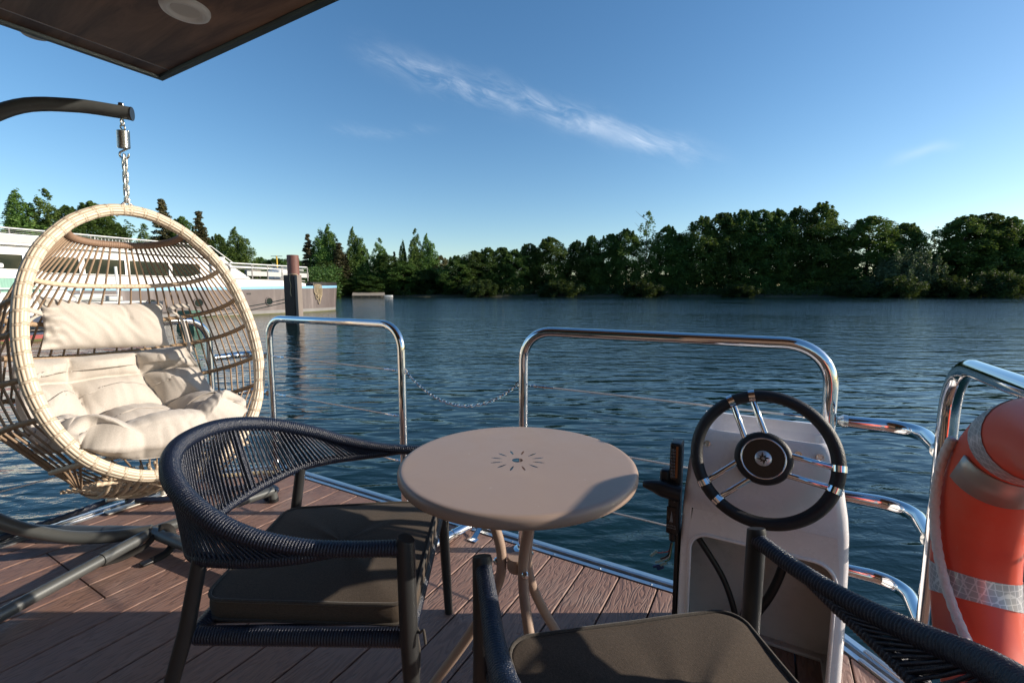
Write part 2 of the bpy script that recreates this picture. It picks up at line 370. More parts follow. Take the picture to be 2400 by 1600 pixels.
class MB:
    def __init__(s): s.v = []; s.f = []; s.uv = []
    def add(s, vs, fs, uvs=None):
        o = len(s.v); s.v += [Vector(x) for x in vs]
        for i, f in enumerate(fs):
            s.f.append([q + o for q in f]); s.uv.append(uvs[i] if uvs else None)
        return s
    def box(s, c, size, m=None, bev=0.0):
        x, y, z = [q / 2 for q in size]; c = Vector(c)
        if bev <= 0:
            vs = [Vector((a * x, b * y, d * z)) for d in (-1, 1) for b in (-1, 1) for a in (-1, 1)]
            fs = [(0, 2, 3, 1), (4, 5, 7, 6), (0, 1, 5, 4), (2, 6, 7, 3), (0, 4, 6, 2), (1, 3, 7, 5)]
        else:
            bm = bmesh.new(); bmesh.ops.create_cube(bm, size=1)
            for v in bm.verts: v.co = Vector((v.co.x * 2 * x, v.co.y * 2 * y, v.co.z * 2 * z))
            bmesh.ops.bevel(bm, geom=bm.edges[:], offset=min(bev, x * .95, y * .95, z * .95), segments=3, profile=.5, affect='EDGES')
            bm.verts.index_update()
            vs = [v.co.copy() for v in bm.verts]; fs = [[v.index for v in f.verts] for f in bm.faces]; bm.free()
        if m is not None: vs = [m @ v for v in vs]
        return s.add([v + c for v in vs], fs)
    def tube(s, path, r, n=10, closed=False, caps=True, rad=None, up=None, uv=False):
        P = [Vector(p) for p in path]; L = len(P)
        T = []
        for i in range(L):
            if closed: t = P[(i + 1) % L] - P[i - 1]
            else: t = P[min(i + 1, L - 1)] - P[max(i - 1, 0)]
            T.append(t.normalized() if t.length > 1e-9 else Vector((0, 0, 1)))
        ref = Vector(up) if up else (Vector((0, 0, 1)) if abs(T[0].z) < .9 else Vector((1, 0, 0)))
        N = (ref - T[0] * ref.dot(T[0])).normalized(); fr = []
        for i in range(L):
            if up: N = (Vector(up) - T[i] * Vector(up).dot(T[i])); N = N.normalized() if N.length > 1e-5 else fr[-1][0]
            else:
                N = N - T[i] * N.dot(T[i]); N = N.normalized()
            fr.append((N.copy(), T[i].cross(N)))
        if closed and not up:
            N2 = fr[-1][0] - T[0] * fr[-1][0].dot(T[0]); N2.normalize()
            tw = math.atan2(N2.dot(fr[0][1]), N2.dot(fr[0][0]))
            for i in range(L):
                a = -tw * i / L; n0, b0 = fr[i]
                fr[i] = (n0 * math.cos(a) + b0 * math.sin(a), b0 * math.cos(a) - n0 * math.sin(a))
        acc = 0; vs = []
        for i in range(L):
            if i: acc += (P[i] - P[i - 1]).length
            rr = r[i] if isinstance(r, (list, tuple)) else r
            for k in range(n):
                th = 2 * math.pi * k / n
                q = rad(acc, th, i / (L - 1 if L > 1 else 1)) if rad else rr
                vs.append(P[i] + (fr[i][0] * math.cos(th) + fr[i][1] * math.sin(th)) * q)
        fs = []; uvs = [] if uv else None; ac = [0]
        for i in range(1, L): ac.append(ac[-1] + (P[i] - P[i - 1]).length)
        for i in range(L if closed else L - 1):
            j = (i + 1) % L
            for k in range(n):
                k2 = (k + 1) % n
                fs.append((i * n + k, i * n + k2, j * n + k2, j * n + k))
                if uv:
                    s1 = ac[j] if j > i else ac[i] + (P[j] - P[i]).length
                    uvs.append([(ac[i], k / n), (ac[i], (k + 1) / n), (s1, (k + 1) / n), (s1, k / n)])
        if caps and not closed:
            fs.append(tuple(range(n))[::-1]); fs.append(tuple((L - 1) * n + k for k in range(n)))
            if uv: uvs += [[(0, 0)] * n] * 2
        return s.add(vs, fs, uvs)
    def cyl(s, a, b, r, n=16, r2=None): return s.tube([a, b], [r, r if r2 is None else r2], n)
    def lathe(s, prof, c=(0, 0, 0), m=None, n=32, close=True):
        c = Vector(c); vs = []; fs = []; L = len(prof)
        for (r, z) in prof:
            for k in range(n):
                a = 2 * math.pi * k / n; v = Vector((r * math.cos(a), r * math.sin(a), z))
                vs.append((m @ v if m is not None else v) + c)
        for i in range(L - 1):
            for k in range(n):
                k2 = (k + 1) % n; fs.append((i * n + k, i * n + k2, (i + 1) * n + k2, (i + 1) * n + k))
        if close: fs.append(tuple(range(n))[::-1]); fs.append(tuple((L - 1) * n + k for k in range(n)))
        return s.add(vs, fs)
    def prism(s, poly, d):
        """poly: list of 3-D points, extruded by vector d"""
        n = len(poly); A = [Vector(p) for p in poly]; d = Vector(d)
        fs = [tuple(range(n))[::-1], tuple(range(n, 2 * n))] + [(i, (i + 1) % n, n + (i + 1) % n, n + i) for i in range(n)]
        return s.add(A + [p + d for p in A], fs)
    def sphere(s, c, r, n=10, sc=(1, 1, 1)):
        prof = [(max(1e-4, math.sin(math.pi * i / n)) * r, -math.cos(math.pi * i / n) * r) for i in range(n + 1)]
        return s.lathe([(p * 1, z) for p, z in prof], c, Matrix.Diagonal((*sc, 1)).to_3x3(), n * 2)
    def torus(s, c, R0, r, ax=(0, 0, 1), n=24, k=8, sc=(1, 1)):
        ax = Vector(ax).normalized(); u = ax.orthogonal().normalized(); w = ax.cross(u)
        return s.tube([Vector(c) + u * R0 * sc[0] * math.cos(2 * math.pi * i / n) + w * R0 * sc[1] * math.sin(2 * math.pi * i / n) for i in range(n)], r, k, closed=True)
    def build(s, name, m, parent=None, smooth=38, world=True):
        me = bpy.data.meshes.new(name)
        off = parent_world(parent) if (parent is not None and world) else Vector((0, 0, 0))
        me.from_pydata([tuple(v - off) for v in s.v], [], s.f)
        if any(u for u in s.uv):
            l = me.uv_layers.new(name='UVMap'); i = 0
            for f, u in zip(s.f, s.uv):
                for k in range(len(f)):
                    l.data[i].uv = u[k] if u else (0, 0); i += 1
        me.validate(); 
        if smooth:
            me.polygons.foreach_set('use_smooth', [True] * len(me.polygons))
            if smooth < 180: me.set_sharp_from_angle(angle=R(smooth))
        me.materials.append(M[m] if isinstance(m, str) else m)
        o = bpy.data.objects.new(name, me); COL.objects.link(o)
        if parent is not None: o.parent = parent
        return o
def build_each(mb, name, m, parent=None, smooth=38):
    """one object per separate piece of the builder"""
    n = len(mb.v); p = list(range(n))
    def find(x):
        while p[x] != x: p[x] = p[p[x]]; x = p[x]
        return x
    for f in mb.f:
        r = find(f[0])
        for q in f[1:]: p[find(q)] = r
    groups = {}
    for i, f in enumerate(mb.f): groups.setdefault(find(f[0]), []).append(i)
    out = []
    for fl in groups.values():
        b = MB(); idx = {}
        for i in fl:
            for q in mb.f[i]:
                if q not in idx: idx[q] = len(b.v); b.v.append(mb.v[q])
            b.f.append([idx[q] for q in mb.f[i]]); b.uv.append(mb.uv[i])
        out.append(b.build(name, m, parent, smooth))
    return out
def parent_world(p):
    v = Vector((0, 0, 0))
    while p is not None: v = v + Vector(p.location); p = p.parent
    return v
def tag(o, label=None, cat=None, group=None, kind=None):
    if label: o['label'] = label
    if cat: o['category'] = cat
    if group: o['group'] = group
    if kind: o['kind'] = kind
    return o
def thing(name, label, cat, loc=(0, 0, 0), rz=0.0, group=None):
    o = bpy.data.objects.new(name, None); COL.objects.link(o); o.location = loc; o.rotation_euler = (0, 0, rz)
    o.empty_display_size = .1
    return tag(o, label, cat, group)
def one(name, mb, m, label, cat, loc, group=None, smooth=38):
    """a thing that is one mesh, its origin at loc"""
    loc = Vector(loc); mb.v = [v - loc for v in mb.v]
    o = mb.build(name, m, None, smooth); o.location = loc
    return tag(o, label, cat, group)
def copy_tree(o, parent=None):
    c = o.copy(); COL.objects.link(c); c.parent = parent
    for ch in o.children: copy_tree(ch, c)
    return c

# boat frame: a to starboard, b towards the bow
U = Vector((.8704, -.4923, 0)); V = Vector((.4923, .8704, 0))
def W(a, b, z=0.0): return U * a + V * b + Vector((0, 0, z))
BM = Matrix(((U.x, V.x, 0), (U.y, V.y, 0), (0, 0, 1)))
WZ = -.60

# ------------------------------------------------------------------ deck of the boat we stand on
AL, AR, BF, CH = -2.96, .455, 1.72, .215      # inner edge of the boards and the chamfer at the bow corners
def bmax(a):
    return BF - max(0, (AL + CH) - a) - max(0, a - (AR - CH))
def build_deck():
    mb = MB(); rnd = random.Random(3)
    k0 = int(math.floor((AL + .774) / .1505)) - 1
    edges = [-.774 + .1505 * k for k in range(k0, 40)]
    brear = -2.4
    for e0 in edges:
        a0, a1 = max(e0, AL), min(e0 + .1505, AR)
        if a1 - a0 < .012: continue
        g = .0028; a0 += g; a1 -= g
        joints = []
        if -2.66 < (a0 + a1) / 2 < -2.2: joints = [.64]
        elif rnd.random() < .35: joints = [rnd.uniform(-1.5, .1)]
        cuts = [brear] + joints + [None]
        for i in range(len(cuts) - 1):
            b0 = cuts[i] + (.0028 if i else 0)
            ends = []
            for a in (a0, a1):
                ends.append((cuts[i + 1] - .0028) if cuts[i + 1] is not None else bmax(a))
            u0 = rnd.uniform(0, 40); v0 = rnd.uniform(0, 40)
            prof = [(a0, -.022), (a0, -.003), (a0 + .003, 0), (a1 - .003, 0), (a1, -.003), (a1, -.022)]
            vs = []; 
            for (a, z) in prof: vs.append(W(a, b0, z))
            for (a, z) in prof:
                t = (a - a0) / (a1 - a0); vs.append(W(a, ends[0] * (1 - t) + ends[1] * t, z))
            fs = []; uvs = []
            for j in range(5):
                fs.append((j, j + 1, j + 7, j + 6))
                A0, A1 = prof[j][0], prof[j + 1][0]
                uvs.append([(u0 + b0, v0 + A0), (u0 + b0, v0 + A1), (u0 + ends[0], v0 + A1), (u0 + ends[0], v0 + A0)])
            fs += [(0, 5, 4, 3, 2, 1), (6, 7, 8, 9, 10, 11)]; uvs += [[(0, 0)] * 6] * 2
            mb.add(vs, fs, uvs)
    deck = mb.build('deck', 'deck', None, 25); tag(deck, kind='structure')
    # sub floor seen through the gaps, aluminium edge, pontoon sides
    outline = [(AL, -2.4), (AL, BF - CH), (AL + CH, BF), (AR - CH, BF), (AR, BF - CH), (AR, -2.4)]
    def off(pts, o):
        out = []
        for i, p in enumerate(pts):
            p = Vector((p[0], p[1])); n = Vector((0, 0)); 
            d0 = (p - Vector(pts[i - 1])).normalized() if i else None
            d1 = (Vector(pts[i + 1]) - p).normalized() if i < len(pts) - 1 else None
            ns = [Vector((-d.y, d.x)) for d in (d0, d1) if d is not None]
            n = sum(ns, Vector((0, 0))); n.normalize(); k = 1 / max(.3, n.dot(ns[0]))
            out.append(p + n * o * k)
        return out
    sub = MB(); pl = [W(a, b, -.026) for a, b in outline]; sub.prism(pl, (0, 0, -.03)); sub.build('deck_bearer', 'black', deck, 0)
    ed = MB()
    prof = [(.004, -.05), (.004, .004), (.024, .004), (.024, -.010), (.036, -.010), (.036, .010), (.044, .013), (.070, .010), (.074, -.05)]
    rows = [[W(q.x, q.y, z) for q in off(outline, o)] for o, z in prof]
    L = len(outline)
    for j in range(len(prof) - 1):
        for i in range(L - 1): ed.add([rows[j][i], rows[j][i + 1], rows[j + 1][i + 1], rows[j + 1][i]], [(0, 3, 2, 1)])
    rnd = random.Random(5)
    for i in range(14):                                           # rivets in the inner strip
        a = AL + .3 + i * .21; ed.sphere(W(a, BF + .014, .004), .005, 5, (1, 1, .5))
    ed.build('edge_trim', 'alu', deck, 30)
    hu = MB()
    o2 = off(outline, .02); hu.prism([W(q.x, q.y, -.055) for q in o2], (0, 0, -.8)); hu.build('pontoon_hull', 'greypaint', deck, 30)
    st = MB()                                                      # metal plates riveted on the starboard chamfer
    for q0, q1, o in ((.25, .78, .014), (.2, .8, .056)):
        p0 = Vector((AR - CH, BF)); p1 = Vector((AR, BF - CH)); d = (p1 - p0); nn = Vector((.7071, .7071)); 
        c = p0 + d * (q0 + q1) / 2 + nn * o
        st.box(W(c.x, c.y, .0072 if o < .03 else .0145), (d.length * (q1 - q0), .017, .003), BM @ Matrix.Rotation(R(-45), 3, 'Z'), .001)
    build_each(st, 'name_plate', 'nickel', deck)
    return deck
deck = build_deck()

def build_roof():
    z = 2.30; a0, a1, b1, b0 = -2.94, .44, 1.34, -2.4
    t = thing('canopy_roof', 'dark walnut panelled roof overhang with grey metal edge, upper left corner', 'roof', W((a0 + a1) / 2, -.5, z))
    mb = MB(); e = .03
    k = 0; rnd = random.Random(2)
    bb = b0
    while bb < b1 - e - .001:
        be = min(bb + .62, b1 - e); u0 = rnd.uniform(0, 30)
        q = [W(a0 + e, bb + .001, z), W(a1 - e, bb + .001, z), W(a1 - e, be - .001, z), W(a0 + e, be - .001, z)]
        mb.add(q + [p + Vector((0, 0, .02)) for p in q], [(0, 1, 2, 3)[::-1], (4, 5, 6, 7), (0, 4, 5, 1), (1, 5, 6, 2), (2, 6, 7, 3), (3, 7, 4, 0)],
               [[(u0 + .6 * (c % 2), c) for c in range(4)]] * 6)
        # real uv in metres
        for i in range(6):
            f = mb.f[-6 + i]; mb.uv[-6 + i] = [(u0 + (mb.v[x] @ U), k * 3.3 + (mb.v[x] @ V)) for x in f]
        bb = be; k += 1
    mb.build('ceiling_panel', 'soffit', t, 0)
    tr = MB()
    H = .16
    for (p, q, nrm) in (((a0, b0), (a0, b1), (-1, 0)), ((a0, b1), (a1, b1), (0, 1)), ((a1, b0), (a1, b1), (1, 0))):
        P, Q = W(*p), W(*q); n = U * nrm[0] + V * nrm[1]
        prof = [(-.030, -.002), (-.026, -.014), (0, -.014), (.004, .02), (0, .024), (.004, .028), (0, .032), (.006, .06), (.006, H), (-.03, H)]
        d = (Q - P).normalized()
        for j in range(len(prof) - 1):
            (o0, z0), (o1, z1) = prof[j], prof[j + 1]
            def pt(E, o, zz, s):
                mit = 0
                return E + n * o + Vector((0, 0, z + zz)) + d * (o * s)
            s0 = 0 if nrm[0] else -1; s1 = 1
            if nrm[0] == 1 or nrm[0] == -1: s0 = 0
            tr.add([pt(P, o0, z0, s0), pt(Q, o0, z0, s1), pt(Q, o1, z1, s1), pt(P, o1, z1, s0)], [(0, 1, 2, 3)])
    tr.build('edge_trim', 'trimgrey', t, 30)
    top = MB(); top.box(W((a0 + a1) / 2, (b0 + b1) / 2, z + .10), (a1 - a0 - .004, b1 - b0 - .004, .12), BM); top.build('roof_slab', 'greypaint', t, 0)
    cw = MB(); cw.box(W((a0 + a1) / 2, -.80, 1.14), (a1 - a0 - .1, .10, 2.28), BM); cb = cw.build('unseen_cabin_wall', 'cabinwood', t, 0)  # unseen wall behind the camera, added to cut sky light on the deck
    gl = MB(); gl.box(W(-1.6, -.742, 1.1), (1.9, .02, 2.0), BM); gl.build('unseen_glass_door', 'glass', cb, 0)  # glazing on that added wall, out of view as well
    seam = MB(); seam.box(W((a0 + a1) / 2 - 1.55, (b0 + b1) / 2, z - .0015), (.006, b1 - b0 - .06, .003), BM); seam.build('seam_strip', 'nickel', t, 0)
    def lamp(p, lab):
        m = MB(); m.lathe([(.001, -.010), (.052, -.010), (.058, -.013), (.060, -.018), (.066, -.022), (.083, -.019), (.088, -.008), (.088, 0), (.001, 0)][::-1], p, n=48, close=False)
        l = thing('ceiling_light', lab, 'ceiling light', p); m.build('bezel', 'lampwhite', l, 60)
        g = MB(); g.lathe([(.0005, -.0115), (.050, -.0115), (.0505, -.0095)], p, n=40, close=False); g.build('diffuser', 'lampglass', l)
        return l
    lamp(W(-2.14, 1.078, z - .001), 'round white recessed downlight in the dark wood ceiling')
    # small fitting on the outer side of the edge
    f = MB(); c = W(-2.99, .86, z + .03); f.lathe([(.001, -.02), (.045, -.02), (.055, -.008), (.055, .01), (.001, .012)], c, n=24)
    one('side_lamp', f, 'lampwhite', 'small grey oval lamp on the outer side of the roof edge', 'lamp', c)
build_roof()

# ------------------------------------------------------------------ stainless railings
RR = .0205
def wire_run(t, p, q, mat_wire='silver'):
    p, q = Vector(p), Vector(q); d = (q - p).normalized()
    w = MB(); w.tube([p + d * .12, q - d * .09], .0036, 6); w.build('wire', 'whiterope', t)
    for (e, s, L) in ((p, 1, .12), (q, -1, .10)):
        m = MB(); dd = d * s
        m.cyl(e + dd * .018, e + dd * .018 + dd * .03, .0055, 8); m.torus(e + dd * .022, .008, .0032, (0, 0, 1), 12, 6)
        m.sphere(e + dd * .036, .0075, 6); m.cyl(e + dd * .05, e + dd * L, .0042, 8); m.cyl(e + dd * .075, e + dd * .082, .0065, 8)
        m.build('turnbuckle', 'steel', t)
def railing(name, label, p, q, wires, foot=(True, True)):
    p, q = Vector(p), Vector(q); zt = .985
    t = thing('guard_rail', label, 'railing', p, group='stainless guard rails around the deck')
    m = MB(); m.tube(bend([p, p + Vector((0, 0, zt)), q + Vector((0, 0, zt)), q], .135, 12), RR, 20)
    m.build('frame', 'steel', t)
    for e, on in zip((p, q), foot):
        if on:
            b = MB(); b.lathe([(.001, .001), (.042, .001), (.042, .008), (.026, .012), (.026, .03), (.001, .03)], e, n=24); b.build('foot_flange', 'steel', t)
    d = (q - p).normalized()
    for z in wires:
        wire_run(t, p + d * RR + Vector((0, 0, z)), q - d * RR + Vector((0, 0, z)))
    return t
WZS = (.752, .515, .277)
railing('guard_rail', 'stainless guard rail behind the swing chair on the port side', W(-2.9, 1.455), W(-2.9, -1.1), WZS)
railing('guard_rail', 'stainless guard rail left of the chain with the piling behind it', W(-2.69, 1.70), W(-1.60, 1.70), WZS)
railing('guard_rail', 'long stainless guard rail right of the chain, behind table and wheel', W(-.905, 1.70), W(.178, 1.70), WZS)
railing('guard_rail', 'stainless guard rail at right edge carrying the orange life ring', W(.39, 1.455), W(.39, -.9), WZS)
def corner(label, p, c, q):
    t = thing('corner_rail', label, 'rail', p)
    for z in (.752, .515, .275):
        P = [Vector(p) + Vector((0, 0, z)), Vector(c) + Vector((0, 0, z)), Vector(q) + Vector((0, 0, z))]
        d0 = (P[1] - P[0]).normalized(); d1 = (P[1] - P[2]).normalized()
        path = bend([P[0] + d0 * .035, P[1], P[2] + d1 * .02], .22, 14)
        m = MB(); L = len(path)
        m.tube(path, [.0205 if 0 < i < L - 1 else .017 for i in range(L)], 18); b = m.build('bar', 'steel', t)
        e = MB()
        for (x, d) in ((P[0], d0), (P[2], d1)): e.tube([x + d * .016, x + d * .030, x + d * .042], [.010, .021, .0195], 14)
        build_each(e, 'bar_end', 'galv', b)
corner('three curved stainless bars bridging the deck corner beside the wheel', W(.185, 1.70), W(.40, 1.70), W(.39, 1.462))
corner('three curved stainless bars at the deck corner behind the swing chair', W(-2.697, 1.70), W(-2.91, 1.70), W(-2.9, 1.462))

def chain_links(mb, path, pitch, r, w, k=6, n=14):
    P = resample(path, pitch)
    for i in range(len(P) - 1):
        a, b = P[i], P[i + 1]; c = (a + b) / 2; d = (b - a).normalized()
        s = d.cross(Vector((0, 0, 1)) if abs(d.z) < .8 else Vector((1, .3, 0))).normalized()
        if i % 2: s = d.cross(s).normalized()
        h = pitch * .5 + r * 1.2 - w
        pts = []
        for j in range(n):
            an = 2 * math.pi * j / n; cx, sx = math.cos(an), math.sin(an)
            pts.append(c + d * (h * (1 if cx > 0 else -1) * (1 if abs(cx) > 1e-6 else 0) + w * cx) + s * w * sx)
        mb.tube(pts, r, k, closed=True)
def safety_chain():
    p, q = W(-1.575, 1.70, .752), W(-.93, 1.70, .752); mid = []
    for i in range(41):
        t = i / 40; x = p.lerp(q, t); x.z -= .135 * (1 - (2 * t - 1) ** 2); mid.append(x)
    t = thing('safety_chain', 'thin slack chain across the gate gap between two guard rails', 'chain', (p + q) / 2)
    m = MB(); chain_links(m, mid, .019, .0019, .0055, 5, 12); m.build('links', 'steel', t)
    e = MB()
    for x, d in ((p, U), (q, -U)): e.torus(x, .012, .003, V, 16, 6); e.cyl(x - d * .03, x - d * .008, .005, 8)
    build_each(e, 'eye_ring', 'steel', t)
safety_chain()

def deck_tube():
    t = thing('stainless_tube', 'short stainless tube with bracket lying at the deck edge under table', 'ladder tube', W(-1.21, 1.66, 0))
    a, b = W(-1.245, 1.50, .03), W(-1.17, 1.80, .045); d = (b - a).normalized()
    m = MB(); m.tube([a, b], .021, 18); 
    for s in (.03, .06, .10): m.tube([a + d * s, a + d * (s + .012)], .0235, 18)
    m.build('tube', 'steel', t)
    g = MB(); g.prism([W(-1.16, 1.66, .002), W(-1.13, 1.66, .002), W(-1.15, 1.79, .05), W(-1.165, 1.79, .05)], (0, 0, .003)); g.box(W(-1.145, 1.655, .004), (.05, .03, .004), BM)
    g.build('bracket', 'steel', t)
    h = MB(); h.cyl(W(-1.30, 1.565, .02), W(-1.262, 1.60, .02), .01, 10); h.build('pin', 'black', t)
deck_tube()

# ------------------------------------------------------------------ bistro table
def rope_rad(r0, pitch, amp, slant=0.0):
    def f(s, th, t):
        return r0 + amp * (abs(math.sin(math.pi * s / pitch + slant * th)) - .5)
    return f
def build_table():
    c = Vector((.014, 1.128, 0)); t = thing('bistro_table', 'round taupe metal bistro table with flower cut-out in the middle', 'table', c)
    z = .72; Rr = .300
    # top: polar grid with real slots
    nA = 264; 
    def hole(r, a):
        if r < .0135: return True
        k = 12; da = ((a / (2 * math.pi / k)) % 1 - .5) * (2 * math.pi / k) * r
        x = (r - .040) / (.072 - .040)
        return 0 < x < 1 and abs(da) < .0042 * math.sin(math.pi * min(1, x ** .6 * 1.0)) ** .8 * (0.25 + .95 * x)
    rad = [.0] + [.002 * i for i in range(1, 43)] + [.1, .14, .2, .26, .282]
    prof = [(Rr - .012, 0), (Rr - .006, -.0012), (Rr - .002, -.0045), (Rr, -.010), (Rr, -.020), (Rr - .002, -.026), (Rr - .006, -.029), (Rr - .012, -.0285), (Rr - .012, -.006)]
    rings = [(r, 0) for r in rad] + prof + [(.02, -.006)]
    m = MB(); vs = []
    for (r, dz) in rings:
        for k in range(nA): a = 2 * math.pi * k / nA; vs.append(c + Vector((max(r, 1e-4) * math.cos(a), max(r, 1e-4) * math.sin(a), z + dz)))
    fs = []
    for i in range(len(rings) - 2):
        for k in range(nA):
            rm = (rings[i][0] + rings[i + 1][0]) / 2; am = 2 * math.pi * (k + .5) / nA
            if rings[i + 1][1] == 0 and rings[i][1] == 0 and hole(rm, am): continue
            k2 = (k + 1) % nA; fs.append((i * nA + k, i * nA + k2, (i + 1) * nA + k2, (i + 1) * nA + k))
    m.add(vs, fs); m.build('tabletop', 'beige', t, 50)
    hub = c + Vector((0, 0, .44))
    h = MB(); h.lathe([(.001, -.018), (.024, -.018), (.027, -.012), (.027, .012), (.024, .018), (.001, .018)], hub, n=24); h.build('hub', 'beige', t)
    for az in (170, 50, -70):
        az = R(az); d = Vector((math.cos(az), math.sin(az), 0))
        pts = [(.17, .705), (.15, .69), (.095, .61), (.055, .52), (.042, .44), (.058, .36), (.13, .22), (.24, .05), (.265, .012)]
        m = MB(); m.tube(catmull([c + d * r + Vector((0, 0, zz)) for r, zz in pts], 6), .0135, 14); l = m.build('leg', 'beige', t)
        b = MB(); s = d; q = hub + d * .054; b.tube([q, q + s * .006, q + s * .011], [.010, .009, .004], 10); b.build('bolt', 'steel', l)
build_table()

# ------------------------------------------------------------------ rope armchairs
def build_chair(name, label, loc, rz, group):
    t = thing(name, label, 'armchair', (0, 0, 0), 0, group)
    top = [(.262, .30, .612), (.16, .302, .612), (.05, .306, .622), (-.06, .303, .648), (-.16, .280, .688), (-.26, .215, .732), (-.325, .115, .760), (-.345, 0, .768)]
    top = top + [(x, -y, z) for x, y, z in top[-2::-1]]
    low = [(.17, .302, .611), (.10, .303, .604), (0, .303, .593), (-.10, .290, .584), (-.19, .255, .572), (-.265, .17, .552), (-.305, .08, .538), (-.315, 0, .533)]
    low = low + [(x, -y, z) for x, y, z in low[-2::-1]]
    pitch = .0066
    tp = catmull(top, 10); m = MB()
    def thick(u):                                       # thicker over the back than at the hands
        e = min(u, 1 - u); return .0165 + .0045 * min(1, max(0, (e - .12) / .16))
    P = resample(tp, pitch / 5)
    m.tube(P, .02, 12, rad=lambda s, th, u: thick(u) + .0022 * (abs(math.sin(math.pi * s / pitch + .5 * th)) - .6))
    m.build('armrest', 'navyrope', t, 180)
    lp = catmull(low, 10); m = MB()
    m.tube(resample(lp, pitch / 5), .015, 10, rad=lambda s, th, u: (.0145 - .006 * max(0, 1 - min(u, 1 - u) / .08)) + .002 * (abs(math.sin(math.pi * s / pitch + .5 * th)) - .6))
    m.build('lower_hoop', 'navyrope', t, 180)
    # ropes strung between the two hoops
    m = MB(); nR = 96; A = resample(tp, .002); B = resample(lp, .002)
    i0 = int(len(A) * .145); i1 = len(A) - i0
    for k in range(nR + 1):
        u = k / nR
        a = A[int(i0 + (i1 - 1 - i0) * u)]; b = B[int((len(B) - 1) * u)]
        if 0.30 < (u * 7) % 1 < .30: continue
        d = (b - a); L = d.length
        if L < .03: continue
        out = Vector((-(a.x + b.x) / 2 - .0, 0, 0)); nrm = Vector((a.x - .05, a.y, 0)).normalized()
        for s_ in (1, -1):
            o = nrm * .011 * s_
            m.tube([a + o, a.lerp(b, .5) + o * .7, b + o], .0029, 5, caps=False)
    m.build('rope_weave', 'navyrope', t, 180)
    # stiffening uprights wrapped in rope
    for k in (.17, .39, .61, .83):
        a = A[int(i0 + (i1 - 1 - i0) * k)]; b = B[int((len(B) - 1) * k)]
        m = MB(); m.tube(resample([a, b], .0015), .009, 8, rad=lambda s, th, u: .0085 + .0018 * (abs(math.sin(math.pi * s / .006 + .5 * th)) - .5)); m.build('upright', 'navyrope', t, 180)
    for s in (1, -1):
        m = MB(); m.tube([(.272, .302 * s, .634), (.270, .302 * s, .628), (.272, .302 * s, .42), (.288, .318 * s, 0)], [.0175, .0195, .0195, .0145], 22); m.build('leg', 'chairmetal', t, 30)
        m = MB(); m.tube([(-.185, .258 * s, .572), (-.215, .272 * s, .42), (-.33, .325 * s, 0)], [.0155, .0165, .013], 18); m.build('leg', 'chairmetal', t, 30)
    # seat frame wrapped in rope
    fr = [(.262, .275, .390), (.262, -.275, .390)], [(-.21, .255, .390), (-.21, -.255, .390)], [(.255, .280, .390), (-.205, .256, .390)], [(.255, -.280, .390), (-.205, -.256, .390)]
    m = MB()
    for a, b in fr:
        m.tube(resample([a, b], pitch / 5), .016, 10, rad=lambda s, th, u: .0195 + .0022 * (abs(math.sin(math.pi * s / pitch)) - .6))
    m.build('seat_frame', 'navyrope', t, 180)
    m = MB(); 
    for k in range(30): y = -.25 + .5 * k / 29; m.tube([(-.21, y, .39), (.26, y, .39)], .004, 5)
    m.build('seat_webbing', 'navyrope', t, 180)
    # cushion: box with soft crowned top and corner radius
    N = 40; m = MB(); x0, x1, y0, y1 = -.215, .272, -.255, .255; zb, zt = .395, .449
    def outline(n, ins, taper):
        o = []
        r = .05 - ins * .5
        cs = [((x1 - r - ins), (y1 - r - ins), 0), ((x0 + r + ins), (y1 - taper - r - ins), 90), ((x0 + r + ins), (-(y1 - taper) + r + ins), 180), ((x1 - r - ins), (y0 + r + ins), 270)]
        for cx, cy, a0 in cs:
            for k in range(n + 1): a = R(a0 + 90 * k / n); o.append((cx + r * math.cos(a), cy + r * math.sin(a)))
        # subdivide the straight runs so that edges can wave
        q = []
        for i in range(len(o)):
            a, b = o[i], o[(i + 1) % len(o)]; L = math.hypot(b[0] - a[0], b[1] - a[1]); kk = max(1, int(L / .03))
            for j in range(kk): q.append((a[0] + (b[0] - a[0]) * j / kk, a[1] + (b[1] - a[1]) * j / kk))
        return q
    base = outline(6, 0, .03); n = len(base); cx, cy = .03, 0
    def ring(sc, z, amp=.0): return [(cx + (x - cx) * sc, cy + (y - cy) * sc, z + amp * mnoise.noise(Vector((x * 9, y * 9, z * 7)))) for x, y in base]
    rings = [ring(.4, zb), ring(.97, zb), ring(1.0, zb + .006), ring(1.008, (zb + zt) / 2, .002), ring(1.0, zt - .004, .002), ring(.992, zt + .000, .002)]
    for sc in (.97, .93, .86, .76, .62, .45, .25, .02): rings.append(ring(sc, zt + .009 * (1 - sc ** 3.2), .005))
    vs = [p for r_ in rings for p in r_]; fs = []
    for i in range(len(rings) - 1):
        for k in range(n): k2 = (k + 1) % n; fs.append((i * n + k, i * n + k2, (i + 1) * n + k2, (i + 1) * n + k))
    fs.append(tuple(range(n))[::-1]); fs.append(tuple((len(rings) - 1) * n + k for k in range(n)))
    m.add(vs, fs); cu = m.build('seat_cushion', 'seatfab', t, 70)
    p = MB(); p.tube([Vector(q) + Vector((0, 0, .002)) for q in ring(1.0, zt - .001, .002)], .0042, 7, closed=True); p.tube(ring(1.0, zb + .008), .004, 7, closed=True); p.build('piping', 'piping', cu, 180)
    tie = MB()
    for s in (1, -1):
        tie.tube(catmull([(.275, .262 * s, .42), (.285, .285 * s, .405), (.292, .295 * s, .37), (.290, .30 * s, .32)], 5), .0035, 6); tie.tube(catmull([(.275, .262 * s, .42), (.292, .29 * s, .41), (.305, .31 * s, .43), (.31, .318 * s, .405)], 5), .003, 6)
    build_each(tie, 'cushion_tie', 'piping', cu, 180)
